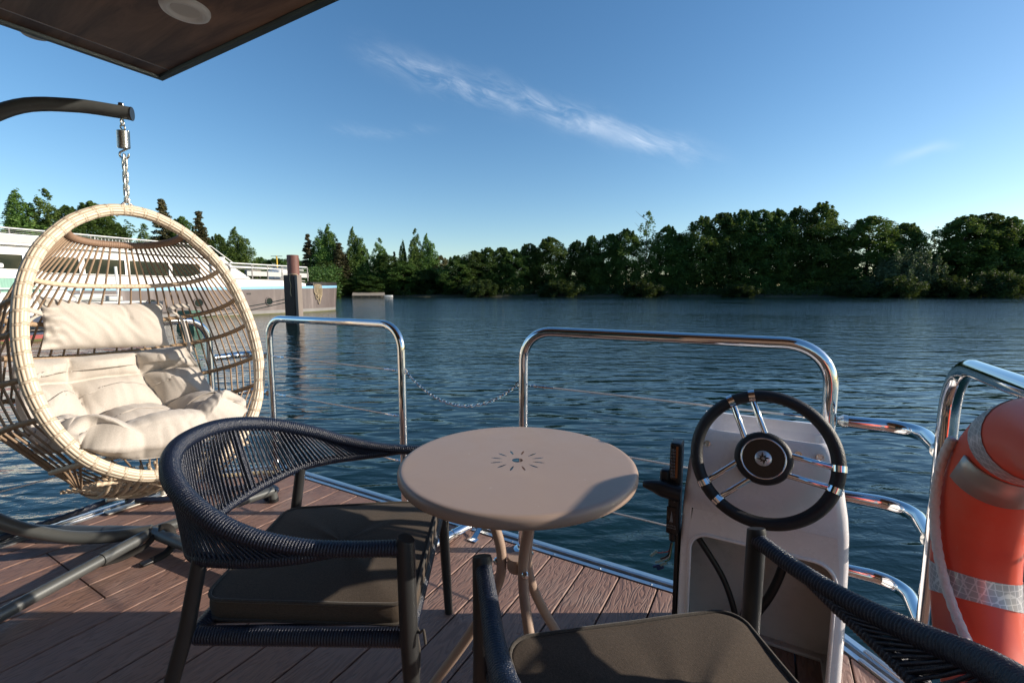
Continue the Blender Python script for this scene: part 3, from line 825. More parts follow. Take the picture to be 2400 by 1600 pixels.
    t.location = loc; t.rotation_euler = (0, 0, rz)
    return t
ch1 = build_chair('rope_armchair', 'navy rope armchair facing right towards the table, its back to the swing chair', (-.505, 1.20, 0), R(2), 'navy rope armchairs by the bistro table')
ch2 = copy_tree(ch1); ch2.location = (.286, .628, 0); ch2.rotation_euler = (0, 0, R(100))
ch2['label'] = 'navy rope armchair nearest the camera, cut off by the lower edge, facing the water'

# ------------------------------------------------------------------ helm console with wheel and throttle
def build_console():
    t = thing('helm_console', 'white moulded helm console with steering wheel beside the guard rail', 'helm console', W(.01, 1.52, 0))
    bm = bmesh.new()
    # outer shell as a loft of horizontal loops: (z, a_left, a_right, b_front, b_back, corner radius)
    lv = [(0.0, -.214, .232, 1.452, 1.645, .03), (.20, -.212, .230, 1.447, 1.643, .03), (.40, -.209, .225, 1.440, 1.64, .03), (.49, -.206, .220, 1.437, 1.637, .03), (.54, -.203, .215, 1.442, 1.635, .03), (.62, -.198, .202, 1.461, 1.632, .03), (.695, -.188, .182, 1.486, 1.628, .03), (.716, -.183, .176, 1.495, 1.626, .032), (.724, -.174, .167, 1.504, 1.622, .03)]
    def loop(z, al, ar, bf, bb, r, tilt=0):
        o = []
        for ca, cb, a0 in ((ar - r, bf + r, 270), (ar - r, bb - r, 0), (al + r, bb - r, 90), (al + r, bf + r, 180)):
            for k in range(7):
                an = R(a0 + 15 * k); o.append(W(ca + r * math.cos(an), cb + r * math.sin(an), z))
        return o
    m = MB(); L = [loop(*q) for q in lv]; n = len(L[0])
    # opening in the front: skip the front faces below z=.40 by building the front separately
    vs = [p for q in L for p in q]; fs = []
    for i in range(len(L) - 1):
        for k in range(n):
            if k == n - 1 and i < 3: continue                       # the straight front panel below the header
            k2 = (k + 1) % n; fs.append((i * n + k, i * n + k2, (i + 1) * n + k2, (i + 1) * n + k))
    m.add(vs, fs)
    # raised tray rim on top, floor of the tray sunk between them
    rim_b = 1.615
    tz = .724
    ins = loop(.722, -.162, .155, 1.515, 1.612, .022); flo = loop(.690, -.155, .148, 1.520, 1.606, .02)
    base = len(m.v); m.v += [Vector(p) for p in ins + flo]; top0 = (len(L) - 1) * n
    for k in range(n):
        k2 = (k + 1) % n
        m.f.append([top0 + k, top0 + k2, base + k2, base + k]); m.uv.append(None)
        m.f.append([base + k, base + k2, base + n + k2, base + n + k]); m.uv.append(None)
    m.f.append([base + n + k for k in range(n)]); m.uv.append(None)
    # back lip standing up behind the tray
    m.prism([W(-.180, 1.612, .715), W(.172, 1.612, .715), W(.160, 1.616, .752), W(-.168, 1.616, .752)], V * .012)
    # front frame round the knee opening
    def fb(z):
        for (z0, *_a), (z1, *_b) in zip(lv, lv[1:]):
            if z <= z1: u = (z - z0) / (z1 - z0); return _a[2] * (1 - u) + _b[2] * u
        return lv[-1][3]
    zt = .412; al, ar = -.178, .196; r = .055
    hole = [(al, 0), (al, zt - r)] + [(al + r - r * math.cos(R(10 * k)), zt - r + r * math.sin(R(10 * k))) for k in range(1, 9)] + [(al + r, zt), (ar - r, zt)] + [(ar - r + r * math.sin(R(10 * k)), zt - r + r * math.cos(R(10 * k))) for k in range(1, 9)] + [(ar, zt - r), (ar, 0)]
    A0, A1 = -.182, .199
    outer = []
    for (a, z) in hole:
        if z == 0: outer.append((A0 if a < 0 else A1, 0))
        elif a == al: outer.append((A0, z))
        elif a == ar: outer.append((A1, z))
        else: outer.append((min(max((a - .009) * 1.4 + .009, A0), A1), .49))
    # frame: connect hole edge to a rectangle reaching the shell columns
    rect = []
    for (a, z) in hole:
        if z <= zt - r: rect.append((-.184 if a < 0 else .202, z))
        elif a < al + r - 1e-6: rect.append((-.184, z) if z < zt - r * .3 else (-.184 + (a - al) * .6, .49))
        elif a > ar - r + 1e-6: rect.append((.202, z) if z < zt - r * .3 else (.202 - (ar - a) * .6, .49))
        else: rect.append((a, .49))
    vs = []; fs = []
    lipd = .014
    for (a, z), (a2, z2) in zip(hole, rect):
        vs += [W(a2, fb(z2) - .0005, z2), W(a, fb(z) - .0005, z), W(a * .985, fb(z) + lipd, z - .004 * (z > .02))]
    for i in range(len(hole) - 1):
        for j in range(2): fs.append((i * 3 + j, (i + 1) * 3 + j, (i + 1) * 3 + j + 1, i * 3 + j + 1))
    m.add(vs, fs)
    m.build('body', 'gel', t, 42)
    # rounded bead round the opening
    bd = MB(); bd.tube([W(a, fb(z) - .001, z) for a, z in hole], .0055, 8); bd.build('opening_bead', 'gel', t, 180)
    # recess: side cheeks, sloping back wall with a flange at the floor
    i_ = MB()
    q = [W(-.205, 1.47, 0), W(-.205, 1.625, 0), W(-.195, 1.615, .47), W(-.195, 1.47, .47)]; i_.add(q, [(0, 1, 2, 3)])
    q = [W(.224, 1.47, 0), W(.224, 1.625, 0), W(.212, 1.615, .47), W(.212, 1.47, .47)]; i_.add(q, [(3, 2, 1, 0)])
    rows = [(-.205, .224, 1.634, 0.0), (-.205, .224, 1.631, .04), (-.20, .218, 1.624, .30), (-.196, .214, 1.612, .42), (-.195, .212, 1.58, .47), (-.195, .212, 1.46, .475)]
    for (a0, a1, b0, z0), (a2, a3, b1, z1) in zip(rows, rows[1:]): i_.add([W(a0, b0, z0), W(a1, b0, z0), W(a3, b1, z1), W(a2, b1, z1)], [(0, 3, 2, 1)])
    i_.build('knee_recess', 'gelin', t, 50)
    fl = MB(); fl.box(W(.01, 1.622, .006), (.41, .03, .012), BM, .004); fl.box(W(.212, 1.55, .006), (.032, .13, .012), BM, .004); fl.box(W(-.19, 1.55, .006), (.032, .13, .012), BM, .004)
    f = fl.build('floor_flange', 'gelin', t)
    sc = MB()
    for a, b in ((.09, 1.622), (.20, 1.60), (-.08, 1.622)): sc.sphere(W(a, b, .0125), .005, 5, (1, 1, .5))
    build_each(sc, 'screw', 'nickel', f)
    ca = MB(); ca.tube(catmull([W(-.19, 1.50, .40), W(-.15, 1.53, .33), W(-.085, 1.55, .22), (W(-.045, 1.56, .10)), W(-.04, 1.57, .0)], 8), .010, 10)
    ca.tube(catmull([W(.085, 1.52, .44), W(.078, 1.55, .32), W(.05, 1.57, .20), W(.0, 1.58, .08), W(-.02, 1.585, .0)], 8), .013, 10); build_each(ca, 'control_cable', 'black', t, 180)
    # face plane of the upper panel
    n_ = (V * -.955 + Vector((0, 0, .296))).normalized(); up = (Vector((0, 0, 1)) - n_ * n_.z).normalized(); rt = U
    def face(a, z, o=0.0):
        u = (z - .54) / (.695 - .54); return W(a, 1.442 + (1.486 - 1.442) * u, z) + n_ * o
    FM = Matrix((rt, up, n_)).transposed()
    for a, z in ((-.146, .684), (.092, .690), (.143, .692)):
        b = MB(); b.lathe([(.001, .003), (.0055, .003), (.0065, .005), (.0095, .005), (.0105, .0), (.001, 0)][::-1], face(a, z, .001), FM, 20); b.build('push_button', 'steel', t)
    # steering wheel, dished towards the driver
    wc = face(.006, .668, .082)
    tilt = Matrix.Rotation(R(0), 3, 'X')
    wr = .1715
    def wp(r, an, h=0.0): return wc + (rt * math.cos(an) + up * math.sin(an)) * r + n_ * h
    ring = [wp(wr, 2 * math.pi * k / 96) for k in range(96)]
    m = MB(); m.tube(ring, .0168, 16, closed=True); rim = m.build('steering_wheel', 'leather', t, 180)
    sp = MB(); cl = MB()
    for a0 in (112, -8, 222):
        for da in (-9.3, 9.3):
            ae = R(a0 + da); e = wp(wr - .010, ae)
            dirc = R(a0); s0 = wc + (rt * math.cos(dirc) + up * math.sin(dirc)) * .045 + (rt * -math.sin(dirc) + up * math.cos(dirc)) * (.026 if da > 0 else -.026) + n_ * .006
            sp.tube(catmull([s0, s0.lerp(e, .55) + n_ * .003, e], 6), .0084, 12)
            tt = (rt * -math.sin(ae) + up * math.cos(ae))
            c0 = wp(wr, ae); cl.tube([c0 - tt * .0085, c0 - tt * .008, c0 + tt * .008, c0 + tt * .0085], [.0168, .0186, .0186, .0168], 20)
    build_each(sp, 'spoke', 'chrome', rim, 60); build_each(cl, 'rim_clamp', 'chrome', rim, 40)
    hb = MB(); hb.lathe([(.001, -.02), (.055, -.02), (.065, -.012), (.0715, .0), (.0715, .010), (.067, .018), (.058, .0215), (.053, .0205), (.001, .0205)], wc, FM, 56, close=False); hb.build('hub', 'leather', rim, 50)
    hr = MB(); hr.torus(wc + n_ * .0205, .0535, .0024, n_, 64, 8); hr.build('hub_ring', 'chrome', rim, 180)
    hp = MB(); hp.lathe([(.0005, .0212), (.0515, .0206)], wc, FM, 48, close=False); hp.build('hub_cap', 'gloss', rim, 180)
    em = MB(); em.lathe([(.0005, .0250), (.0185, .0248), (.0205, .0225), (.0208, .0208)], wc, FM, 40, close=False); e = em.build('badge', 'silver', rim, 50)
    st = MB()
    for k in range(8):
        an = R(45 * k + 8); L = .0178 if k % 2 == 0 else .0125; w = .0044 if k % 2 == 0 else .004
        base = wc + n_ * .0262
        d = rt * math.cos(an) + up * math.sin(an); s = rt * -math.sin(an) + up * math.cos(an)
        st.add([base + d * .001, base + d * .006 + s * w, base + d * L], [(0, 2, 1)])
        st.add([base + d * .004, base + d * .006 - s * w * .35, base + d * L], [(0, 1, 2)])
    st.build('compass_rose', 'gloss', e, 0)
    mt = MB(); mt.lathe([(.001, 0), (.058, 0), (.058, .008), (.040, .012), (.036, .062), (.001, .062)], face(.006, .668, .001), FM, 40); 
    for an in (-52, -128, 52, 128): mt.lathe([(.001, 0), (.014, 0), (.014, .008), (.001, .008)], face(.006, .668, .001) + (rt * math.cos(R(an)) + up * math.sin(R(an))) * .062, FM, 16)
    mt.build('helm_mount', 'black', t, 40)
    bo = MB()
    for an in (-52, -128, 52, 128): bo.sphere(face(.006, .668, .010) + (rt * math.cos(R(an)) + up * math.sin(R(an))) * .064, .0065, 6)
    build_each(bo, 'bolt', 'steel', t)
    # throttle control on the port side
    th = thing  # noqa
    bx = MB(); bx.box(W(-.232, 1.475, .53), (.034, .060, .300), BM, .006); box = bx.build('throttle_box', 'black', t)
    lb = MB(); lb.box(W(-.236, 1.4435, .615), (.018, .002, .115), BM, .0005); lb.build('warning_label', 'gloss', box)
    ls = MB(); ls.box(W(-.2265, 1.4425, .622), (.006, .002, .100), BM); ls.build('orange_stripe', 'orangelabel', box)
    lw = MB()
    for k in range(3):
        for j in range(9): lw.box(W(-.242 + .0045 * k, 1.4422, .575 + .0105 * j), (.0022, .001, .0075), BM)
    lw.build('label_print', 'greylabel', box, 0)
    hd = MB()
    q = catmull([W(-.325, 1.435, .535), W(-.29, 1.435, .535), W(-.25, 1.435, .530), W(-.212, 1.438, .524)], 5)
    hd.tube(q, [.010 + .016 * min(1, (k / len(q)) * 2.1) for k in range(len(q))], 14); hd.build('throttle_lever', 'black', box, 60)
    hg = MB(); hg.box(W(-.262, 1.47, .545), (.032, .05, .085), BM @ Matrix.Rotation(R(0), 3, 'X'), .010); hg.build('lever_pivot', 'black', box)
    dn = MB(); dn.box(W(-.236, 1.4437, .43), (.030, .003, .088), BM, .001)
    d_ = dn.build('switch_plate', 'gloss', box)
    tr = MB(); tr.add([W(-.241, 1.4418, .425), W(-.231, 1.4418, .425), W(-.236, 1.4418, .462)], [(0, 1, 2)]); tr.build('wedge_mark', 'greylabel', d_, 0)
    for k, tx in enumerate(('NEUTRAL', 'WARM-UP')):
        c = bpy.data.curves.new('print', 'FONT'); c.body = tx; c.size = .0068; c.align_x = 'CENTER'; c.materials.append(M['greylabel'])
        o = bpy.data.objects.new('print', c); COL.objects.link(o); o.parent = d_
        o.matrix_local = Matrix.Translation(W(-.236, 1.4415, .411 - .008 * k) - parent_world(d_)) @ Matrix((U, Vector((0, 0, 1)), -V)).transposed().to_4x4()
    for tx, z in (('F', .587), ('R', .490)):
        c = bpy.data.curves.new('print', 'FONT'); c.body = tx; c.size = .009; c.align_x = 'CENTER'; c.materials.append(M['greylabel'])
        o = bpy.data.objects.new('print', c); COL.objects.link(o); o.parent = box
        o.matrix_local = Matrix.Translation(W(-.229, 1.4435, z) - parent_world(box)) @ Matrix((U, Vector((0, 0, 1)), -V)).transposed().to_4x4()
    sb = MB(); sb.box(W(-.221, 1.53, .19), (.012, .13, .38), BM, .003); sb.build('side_board', 'black', t)
    gl = MB(); gl.cyl(W(-.234, 1.47, .39), W(-.234, 1.47, .352), .012, 12); gl.build('cable_gland', 'black', box)
    for nm, mt_, pts, r in (('red_wire', 'redwire', [(-.236, .352), (-.243, .315), (-.262, .298), (-.285, .285)], .0018), ('black_wire', 'black', [(-.235, .352), (-.243, .305), (-.256, .283), (-.272, .268)], .003),
                            ('white_wire', 'whiterope', [(-.233, .352), (-.240, .30), (-.252, .280), (-.266, .266)], .0018), ('green_wire', 'greenwire', [(-.232, .352), (-.238, .295), (-.246, .275), (-.258, .262)], .0018)):
        w = MB(); w.tube(catmull([W(a, 1.455 + .01 * k, z) for k, (a, z) in enumerate(pts)], 6), r, 6); w.build(nm, mt_, t, 180)
    for c, m_, an, ln in (((-.294, 1.485, .280), 'clearplug', 40, .032), ((-.276, 1.485, .258), 'clearplug', 60, .03), ((-.264, 1.488, .250), 'clearplug', 55, .03), ((-.284, 1.485, .238), 'blueplug', 65, .026), ((-.272, 1.487, .234), 'blueplug', 55, .026)):
        p = MB(); p.box(W(*c), (.009, .007, ln), BM @ Matrix.Rotation(R(an), 3, 'Y'), .002); p.build('wire_plug', m_, t)
build_console()

def fonts_to_mesh():
    bpy.context.view_layer.update(); dg = bpy.context.evaluated_depsgraph_get()
    for o in [x for x in bpy.data.objects if x.type == 'FONT']:
        me = bpy.data.meshes.new_from_object(o.evaluated_get(dg)); q = bpy.data.objects.new('lettering', me); COL.objects.link(q)
        q.parent = o.parent; q.matrix_local = o.matrix_local.copy(); bpy.data.objects.remove(o)
fonts_to_mesh()

# ------------------------------------------------------------------ life ring on the starboard rail
def build_ring():
    c = W(.318, .775, .742); t = thing('life_ring', 'orange life ring with silver reflective bands hung on right guard rail', 'life ring', c)
    R0, ra, rb = .226, .056, .054          # radius of the tube centre; radial and axial half thickness
    def pt(th, ps, k=1.0):
        d = V * math.cos(th) + Vector((0, 0, math.sin(th)))
        return c + d * (R0 + ra * k * math.cos(ps)) + U * (rb * k * math.sin(ps))
    def seg(t0, t1, k, n=12, cl=False, seam=True):
        m = MB(); N = 28; vs = []; cnt = n if cl else n + 1
        for i in range(cnt):
            th = t0 + (t1 - t0) * i / n
            for j in range(N):
                ps = 2 * math.pi * j / N; vs.append(pt(th, ps, k))
        fs = []
        for i in range(n):
            i2 = (i + 1) % cnt
            for j in range(N): j2 = (j + 1) % N; fs.append((i * N + j, i2 * N + j, i2 * N + j2, i * N + j2))
        m.add(vs, fs); return m
    seg(0, 2 * math.pi, 1.0, 96, True).build('ring_body', 'orange', t, 180)
    for k in range(4):
        a = R((-19, 64, 152, 245)[k])
        seg(a - .105, a + .105, 1.018, 10).build('reflective_band', 'reflect', t, 180)
    # looped grab line
    m = MB(); path = []
    for i in range(61):
        u = i / 60; path.append(pt(R(46 - 112 * u), R(290 - 96 * u ** .8), 1.12 + .07 * math.sin(math.pi * u)))
    m.tube(resample(path, .0025), .008, 12, rad=lambda s, th, u: .0056 + .0016 * abs(math.sin(2 * math.pi * s / .034 + 1.5 * th)))
    m.build('grab_line', 'whiterope', t, 180)
    # stainless hook strap from the rail hugging the tube
    h = thing('ring_holder', 'bent stainless strap holding the orange life ring to the rail', 'bracket', W(.39, .93, .90))
    m = MB(); th = R(44); w_ = (-V * math.sin(th) + Vector((0, 0, math.cos(th)))) * .034
    seq = [pt(th, R(p), 1.05) for p in range(70, 252, 10)]
    d = (seq[-1] - seq[-2]).normalized(); o_ = (seq[-1] - pt(th, 0, 0)).normalized()
    vs = []
    for p in seq: vs += [p - w_, p + w_]
    m.add(vs, [(2 * i, 2 * i + 1, 2 * i + 3, 2 * i + 2) for i in range(len(seq) - 1)])
    o = m.build('strap', 'dullsteel', h, 60); so = o.modifiers.new('thick', 'SOLIDIFY'); so.thickness = .003; so.offset = 1
build_ring()

# ------------------------------------------------------------------ hanging egg chair on its stand
HANG = Vector((-1.69, 2.05, 0))
def build_stand():
    t = thing('swing_stand', 'dark grey tubular stand of the hanging egg chair', 'stand', (-1.66, 1.99, 0))
    r = .027
    hub = Vector((-1.655, 1.985, .052))
    dirp = Vector((-.92, -.39, 0)).normalized()
    pole = [hub + Vector((0, 0, .008)), hub + dirp * .14 + Vector((0, 0, .010)), hub + dirp * .32 + Vector((0, 0, .05)), hub + dirp * .52 + Vector((0, 0, .17)), hub + dirp * .72 + Vector((0, 0, .42)), hub + dirp * .84 + Vector((0, 0, .8)), hub + dirp * .84 + Vector((0, 0, 1.2)), hub + dirp * .72 + Vector((0, 0, 1.56))]
    tip = Vector((-1.645, 2.062, 1.912))
    pole += [Vector((-2.10, 1.84, 1.79)), Vector((-1.955, 1.905, 1.885)), Vector((-1.82, 1.985, 1.917)), Vector((-1.70, 2.04, 1.916)), tip]
    m = MB(); m.tube(resample(catmull(pole, 8), .03), r, 20); m.build('pole', 'greymetal', t, 40)
    ec = MB(); d = (tip - pole[-2]).normalized(); ec.tube([tip, tip + d * .004], [.0285, .0275], 20); ec.build('end_cap', 'black', t)
    b = MB(); b.lathe([(.001, 0), (.014, 0), (.014, .006), (.009, .011), (.001, .012)], Vector((-1.676, 2.05, 1.941)), n=14); b.build('bolt', 'steel', t)
    def leg(e, nm='leg', foot=False, sleeve=.28, z1=.05):
        e = Vector(e); dd = (e - hub); L = dd.length; dd.normalize()
        m = MB(); q = hub + dd * sleeve
        m.tube([hub, q], .0255, 18); m.tube([q + dd * .004, e], .0232, 18); m.tube([q, q + dd * .004], .021, 18)
        if foot: m.tube([e - dd * .0, e - dd * .004 + Vector((0, 0, -.002)), Vector((e.x, e.y, .012))], .0232, 18)
        l = m.build('leg', 'greymetal', t, 40)
        f = MB(); f.cyl((e.x, e.y, .001), (e.x, e.y, .02), .026, 18); f.build('foot_cap', 'black', l)
    leg((-1.79, 1.26, .048), sleeve=.22); leg((-.86, 1.62, .048), sleeve=.27); leg((-1.315, 2.40, .062), foot=True, sleeve=.16); leg((-2.42, 2.02, .048), sleeve=.22)
    return t
build_stand()

def build_chain():
    t = thing('hanging_chain', 'steel chain and coil spring the wicker egg chair hangs from', 'chain', (HANG.x, HANG.y, 1.90))
    x0 = Vector((HANG.x + .012, HANG.y - .012, 0))
    def P(z): k = (1.90 - z) / .4; return Vector((HANG.x + .014 * (1 - k), HANG.y, z))
    m = MB(); m.cyl(P(1.905), P(1.885), .006, 8); m.torus(P(1.872), .012, .0042, (1, .3, 0), 16, 8); m.torus(P(1.852), .010, .0036, (.2, 1, 0), 16, 8, (1, 1.3)); m.build('eye_bolt', 'galv', t, 60)
    s = MB(); pts = []
    turns = 12; 
    for i in range(turns * 16 + 1):
        a = 2 * math.pi * i / 16; z = 1.838 - .072 * i / (turns * 16); c = P(z); pts.append(c + Vector((.0205 * math.cos(a), .0205 * math.sin(a), 0)))
    s.tube(pts, .0031, 7); s.build('spring', 'galv', t, 180)
    h = MB(); h.tube(catmull([P(1.766) + Vector((.02, 0, 0)), P(1.757) + Vector((0, 0, 0)), P(1.748) + Vector((-.018, 0, 0)), P(1.732) + Vector((-.018, 0, 0)), P(1.722), P(1.728) + Vector((.016, 0, 0)), P(1.742) + Vector((.02, 0, 0))], 6), .0042, 8); h.build('hook', 'galv', t, 180)
    z = 1.730; k = 0
    while z > 1.545:
        m = MB(); chain_links(m, [P(z), P(z - .034)], .034, .0033, .0085, 8, 16)
        if k % 2:
            c = P(z - .017)
            m.v = [c + Vector((-(v - c).y, (v - c).x, (v - c).z)) for v in m.v]
        m.build('link', 'galv', t, 180); z -= .0275; k += 1
    return t
build_chain()

YAW, TAU = R(-30), R(17)
EF = Vector((math.cos(YAW), math.sin(YAW), 0)); ER = Vector((-EF.y, EF.x, 0))
EN = EF * math.cos(TAU) + Vector((0, 0, math.sin(TAU))); EU = -EF * math.sin(TAU) + Vector((0, 0, math.cos(TAU)))
EO = Vector((-1.69, 2.05, 1.503)) + ER * .004
def EP(w, h, d): return EO + ER * w + EU * h - EN * d          # across, up the opening, back into the basket
RIMH = [(0, 0), (.085, -.012), (.163, -.05), (.227, -.1), (.310, -.2), (.370, -.33), (.402, -.47), (.416, -.6), (.410, -.75), (.372, -.9), (.299, -1.03), (.189, -1.12), (.085, -1.158), (0, -1.1685)]
def rimw(h):
    for (w0, h0), (w1, h1) in zip(RIMH, RIMH[1:]):
        if h0 >= h >= h1: u = (h0 - h) / (h0 - h1); return w0 + (w1 - w0) * u
    return 0
LEV = [(-.085, .20, 1.0), (-.25, .31, 1.03), (-.39, .46, 1.11), (-.52, .56, 1.18), (-.69, .62, 1.25), (-.84, .60, 1.25), (-1.03, .54, 1.18)]
def rib_pt(h, D, bul, u, ex=.8):
    """u runs 0..1 from the right rim, round the bulging back, to the left rim"""
    w = rimw(h) * bul; p0 = math.acos(1 / bul); ph = -p0 + (math.pi + 2 * p0) * u
    c, s = math.cos(ph), math.sin(ph); k = 1 / (bul * (1 / bul) ** ex)
    e = lambda q: math.copysign(abs(q) ** ex, q)
    return EP(w * k * e(c), h, D / (1 + math.sin(p0) ** ex) * (e(s) + math.sin(p0) ** ex))
def build_egg():
    t = thing('egg_chair', 'pale wicker egg shaped hanging chair with cream cushions', 'hanging chair', EP(0, -1.15, .15))
    pts = RIMH + [(-w, h) for w, h in RIMH[-2:0:-1]]
    path = catmull([EP(w, h, 0) for w, h in pts], 8, closed=True); path = resample(path, .0042, True)
    def rad(s, th, u):
        reed = .0016 * math.cos(11 * th)
        ph = (s / .052); lane = int(th / (2 * math.pi) * 4); ph2 = (ph + lane * .37) % 1
        wrap = .0034 if ph2 < .13 else (.0004 if ph2 < .19 else .0015)
        return .0218 + reed * (0 if ph2 < .13 else 1) + wrap
    m = MB(); m.tube(path, .024, 44, closed=True, rad=rad, up=tuple(EN), uv=True); m.build('rim', 'weave', t, 180)
    for i, (h, D, ex) in enumerate(LEV):
        q = [rib_pt(h, D, ex, .008 + .984 * k / 80) for k in range(81)]
        m = MB()
        if i == 0: m.tube(resample(q, .0016), .015, 12, rad=lambda s, th, u: .0155 + .0017 * (abs(math.sin(math.pi * s / .0085 + .4 * th)) - .5)); m.build('top_hoop', 'brownwrap', t, 180)
        else:
            m.tube(resample(q, .0025), .0105, 12, rad=lambda s, th, u: .0105 + .0014 * (1 if (s / .03 + th / 6.283) % 1 < .22 else (.5 if (s / .03 - th / 6.283) % 1 < .22 else 0)))
            r_ = m.build('rib', 'wicker' if i in (1, 6) else 'ribwrap', t, 180)
            e = MB()
            for k in (0, -1):
                d = (q[1] - q[0]).normalized() if k == 0 else (q[-1] - q[-2]).normalized() * -1
                e.tube([q[k] - d * .012, q[k] + d * .012], .0095, 12); e.sphere(q[k] + EN * .004 + d * .01, .004, 4)
            build_each(e, 'rib_end', 'black', r_)
    # cords from the top hoop over every rib to the underside
    n = 38
    bot = (-1.165, .14)
    cords = MB()
    for k in range(n):
        u = .035 + .93 * k / (n - 1)
        q = [rib_pt(h, D + (.010 if i else 0), ex, u) for i, (h, D, ex) in enumerate(LEV)]
        c = math.cos(math.pi * u)
        q.append(EP(c * .27, -1.15, .26 + .20 * math.sin(math.pi * u)))
        q.append(EP(c * .20, -1.19, .16 + .12 * math.sin(math.pi * u)))
        m = cords; m.tube(bend(q, .02, 3), .0043, 7)
    cords.build('cord_mesh', 'tanrope', t, 180)
    # plaited underside
    rnd = random.Random(4); u = MB()
    tw = lambda r, p: (lambda s, th, uu: r + .0016 * math.sin(2 * math.pi * s / p + th))
    for k in range(18):
        w = -.25 + .5 * k / 17; e = (w / .25) ** 2
        u.tube(resample(catmull([EP(w, -1.165 + .06 * e, .0), EP(w * .96, -1.200 + .04 * e, .12), EP(w * .92, -1.205 + .03 * e, .28), EP(w * .9, -1.165 + .02 * e, .44), EP(w, -1.10, .50 - .04 * e)], 5), .003), .008, 8, rad=tw(.0078, .018))
    for k in range(7):
        d = .03 + .07 * k; hh = -1.215 + .02 * abs(k - 3)
        u.tube(resample(catmull([EP(-.29, -1.12, d), EP(-.16, hh + .015, d + rnd.uniform(-.01, .01)), EP(0, hh, d), EP(.16, hh + .015, d + rnd.uniform(-.01, .01)), EP(.29, -1.12, d)], 6), .003), .009, 8, rad=tw(.0085, .02))
    for k in range(10):
        a, b = rnd.uniform(-.24, .24), rnd.uniform(-.24, .24)
        u.tube(resample(catmull([EP(a, -1.17, .02), EP((a + b) / 2, -1.225, .22), EP(b, -1.15, .47)], 6), .004), .006, 7)
    u.build('plaited_base', 'wicker', t, 180)
    v = MB(); top = Vector((HANG.x, HANG.y, 1.545))
    v.tube(bend([EP(-.05, -.005, 0), top, EP(.05, -.005, 0)], .006, 4), .0038, 8); v.torus(top + Vector((0, 0, .004)), .007, .003, (1, 1, 0), 12, 6); v.build('hanger', 'nickel', t, 180)
    return t
build_egg()

def grid_surface(nu, nv, fn, thick_fn, closed=True):
    """two skins over a (u,v) patch: fn gives the point, thick_fn the (front, back) offsets along the normal"""
    P = [[fn(-1 + 2 * i / nu, j / nv) for j in range(nv + 1)] for i in range(nu + 1)]
    vs = []; fs = []
    def N(i, j):
        a = P[min(i + 1, nu)][j] - P[max(i - 1, 0)][j]; b = P[i][min(j + 1, nv)] - P[i][max(j - 1, 0)]
        return b.cross(a).normalized()
    for s in (0, 1):
        for i in range(nu + 1):
            for j in range(nv + 1):
                f = thick_fn(-1 + 2 * i / nu, j / nv)[s]; vs.append(P[i][j] + N(i, j) * f)
    W_ = nv + 1; T = (nu + 1) * W_
    for i in range(nu):
        for j in range(nv):
            a, b, c, d = i * W_ + j, (i + 1) * W_ + j, (i + 1) * W_ + j + 1, i * W_ + j + 1
            fs.append((d, c, b, a)); fs.append((T + a, T + b, T + c, T + d))
    edge = [i * W_ for i in range(nu + 1)] + [nu * W_ + j for j in range(1, nv + 1)] + [i * W_ + nv for i in range(nu - 1, -1, -1)] + [j for j in range(nv - 1, 0, -1)]
    for k in range(len(edge)): a, b = edge[k], edge[(k + 1) % len(edge)]; fs.append((a, b, T + b, T + a))
    m = MB(); m.add(vs, fs); return m
def prof_at(pr, v):
    for (v0, *a), (v1, *b) in zip(pr, pr[1:]):
        if v <= v1: u = (v - v0) / (v1 - v0); u = u * u * (3 - 2 * u) * .35 + u * .65; return [x + (y - x) * u for x, y in zip(a, b)]
    return list(pr[-1][1:])
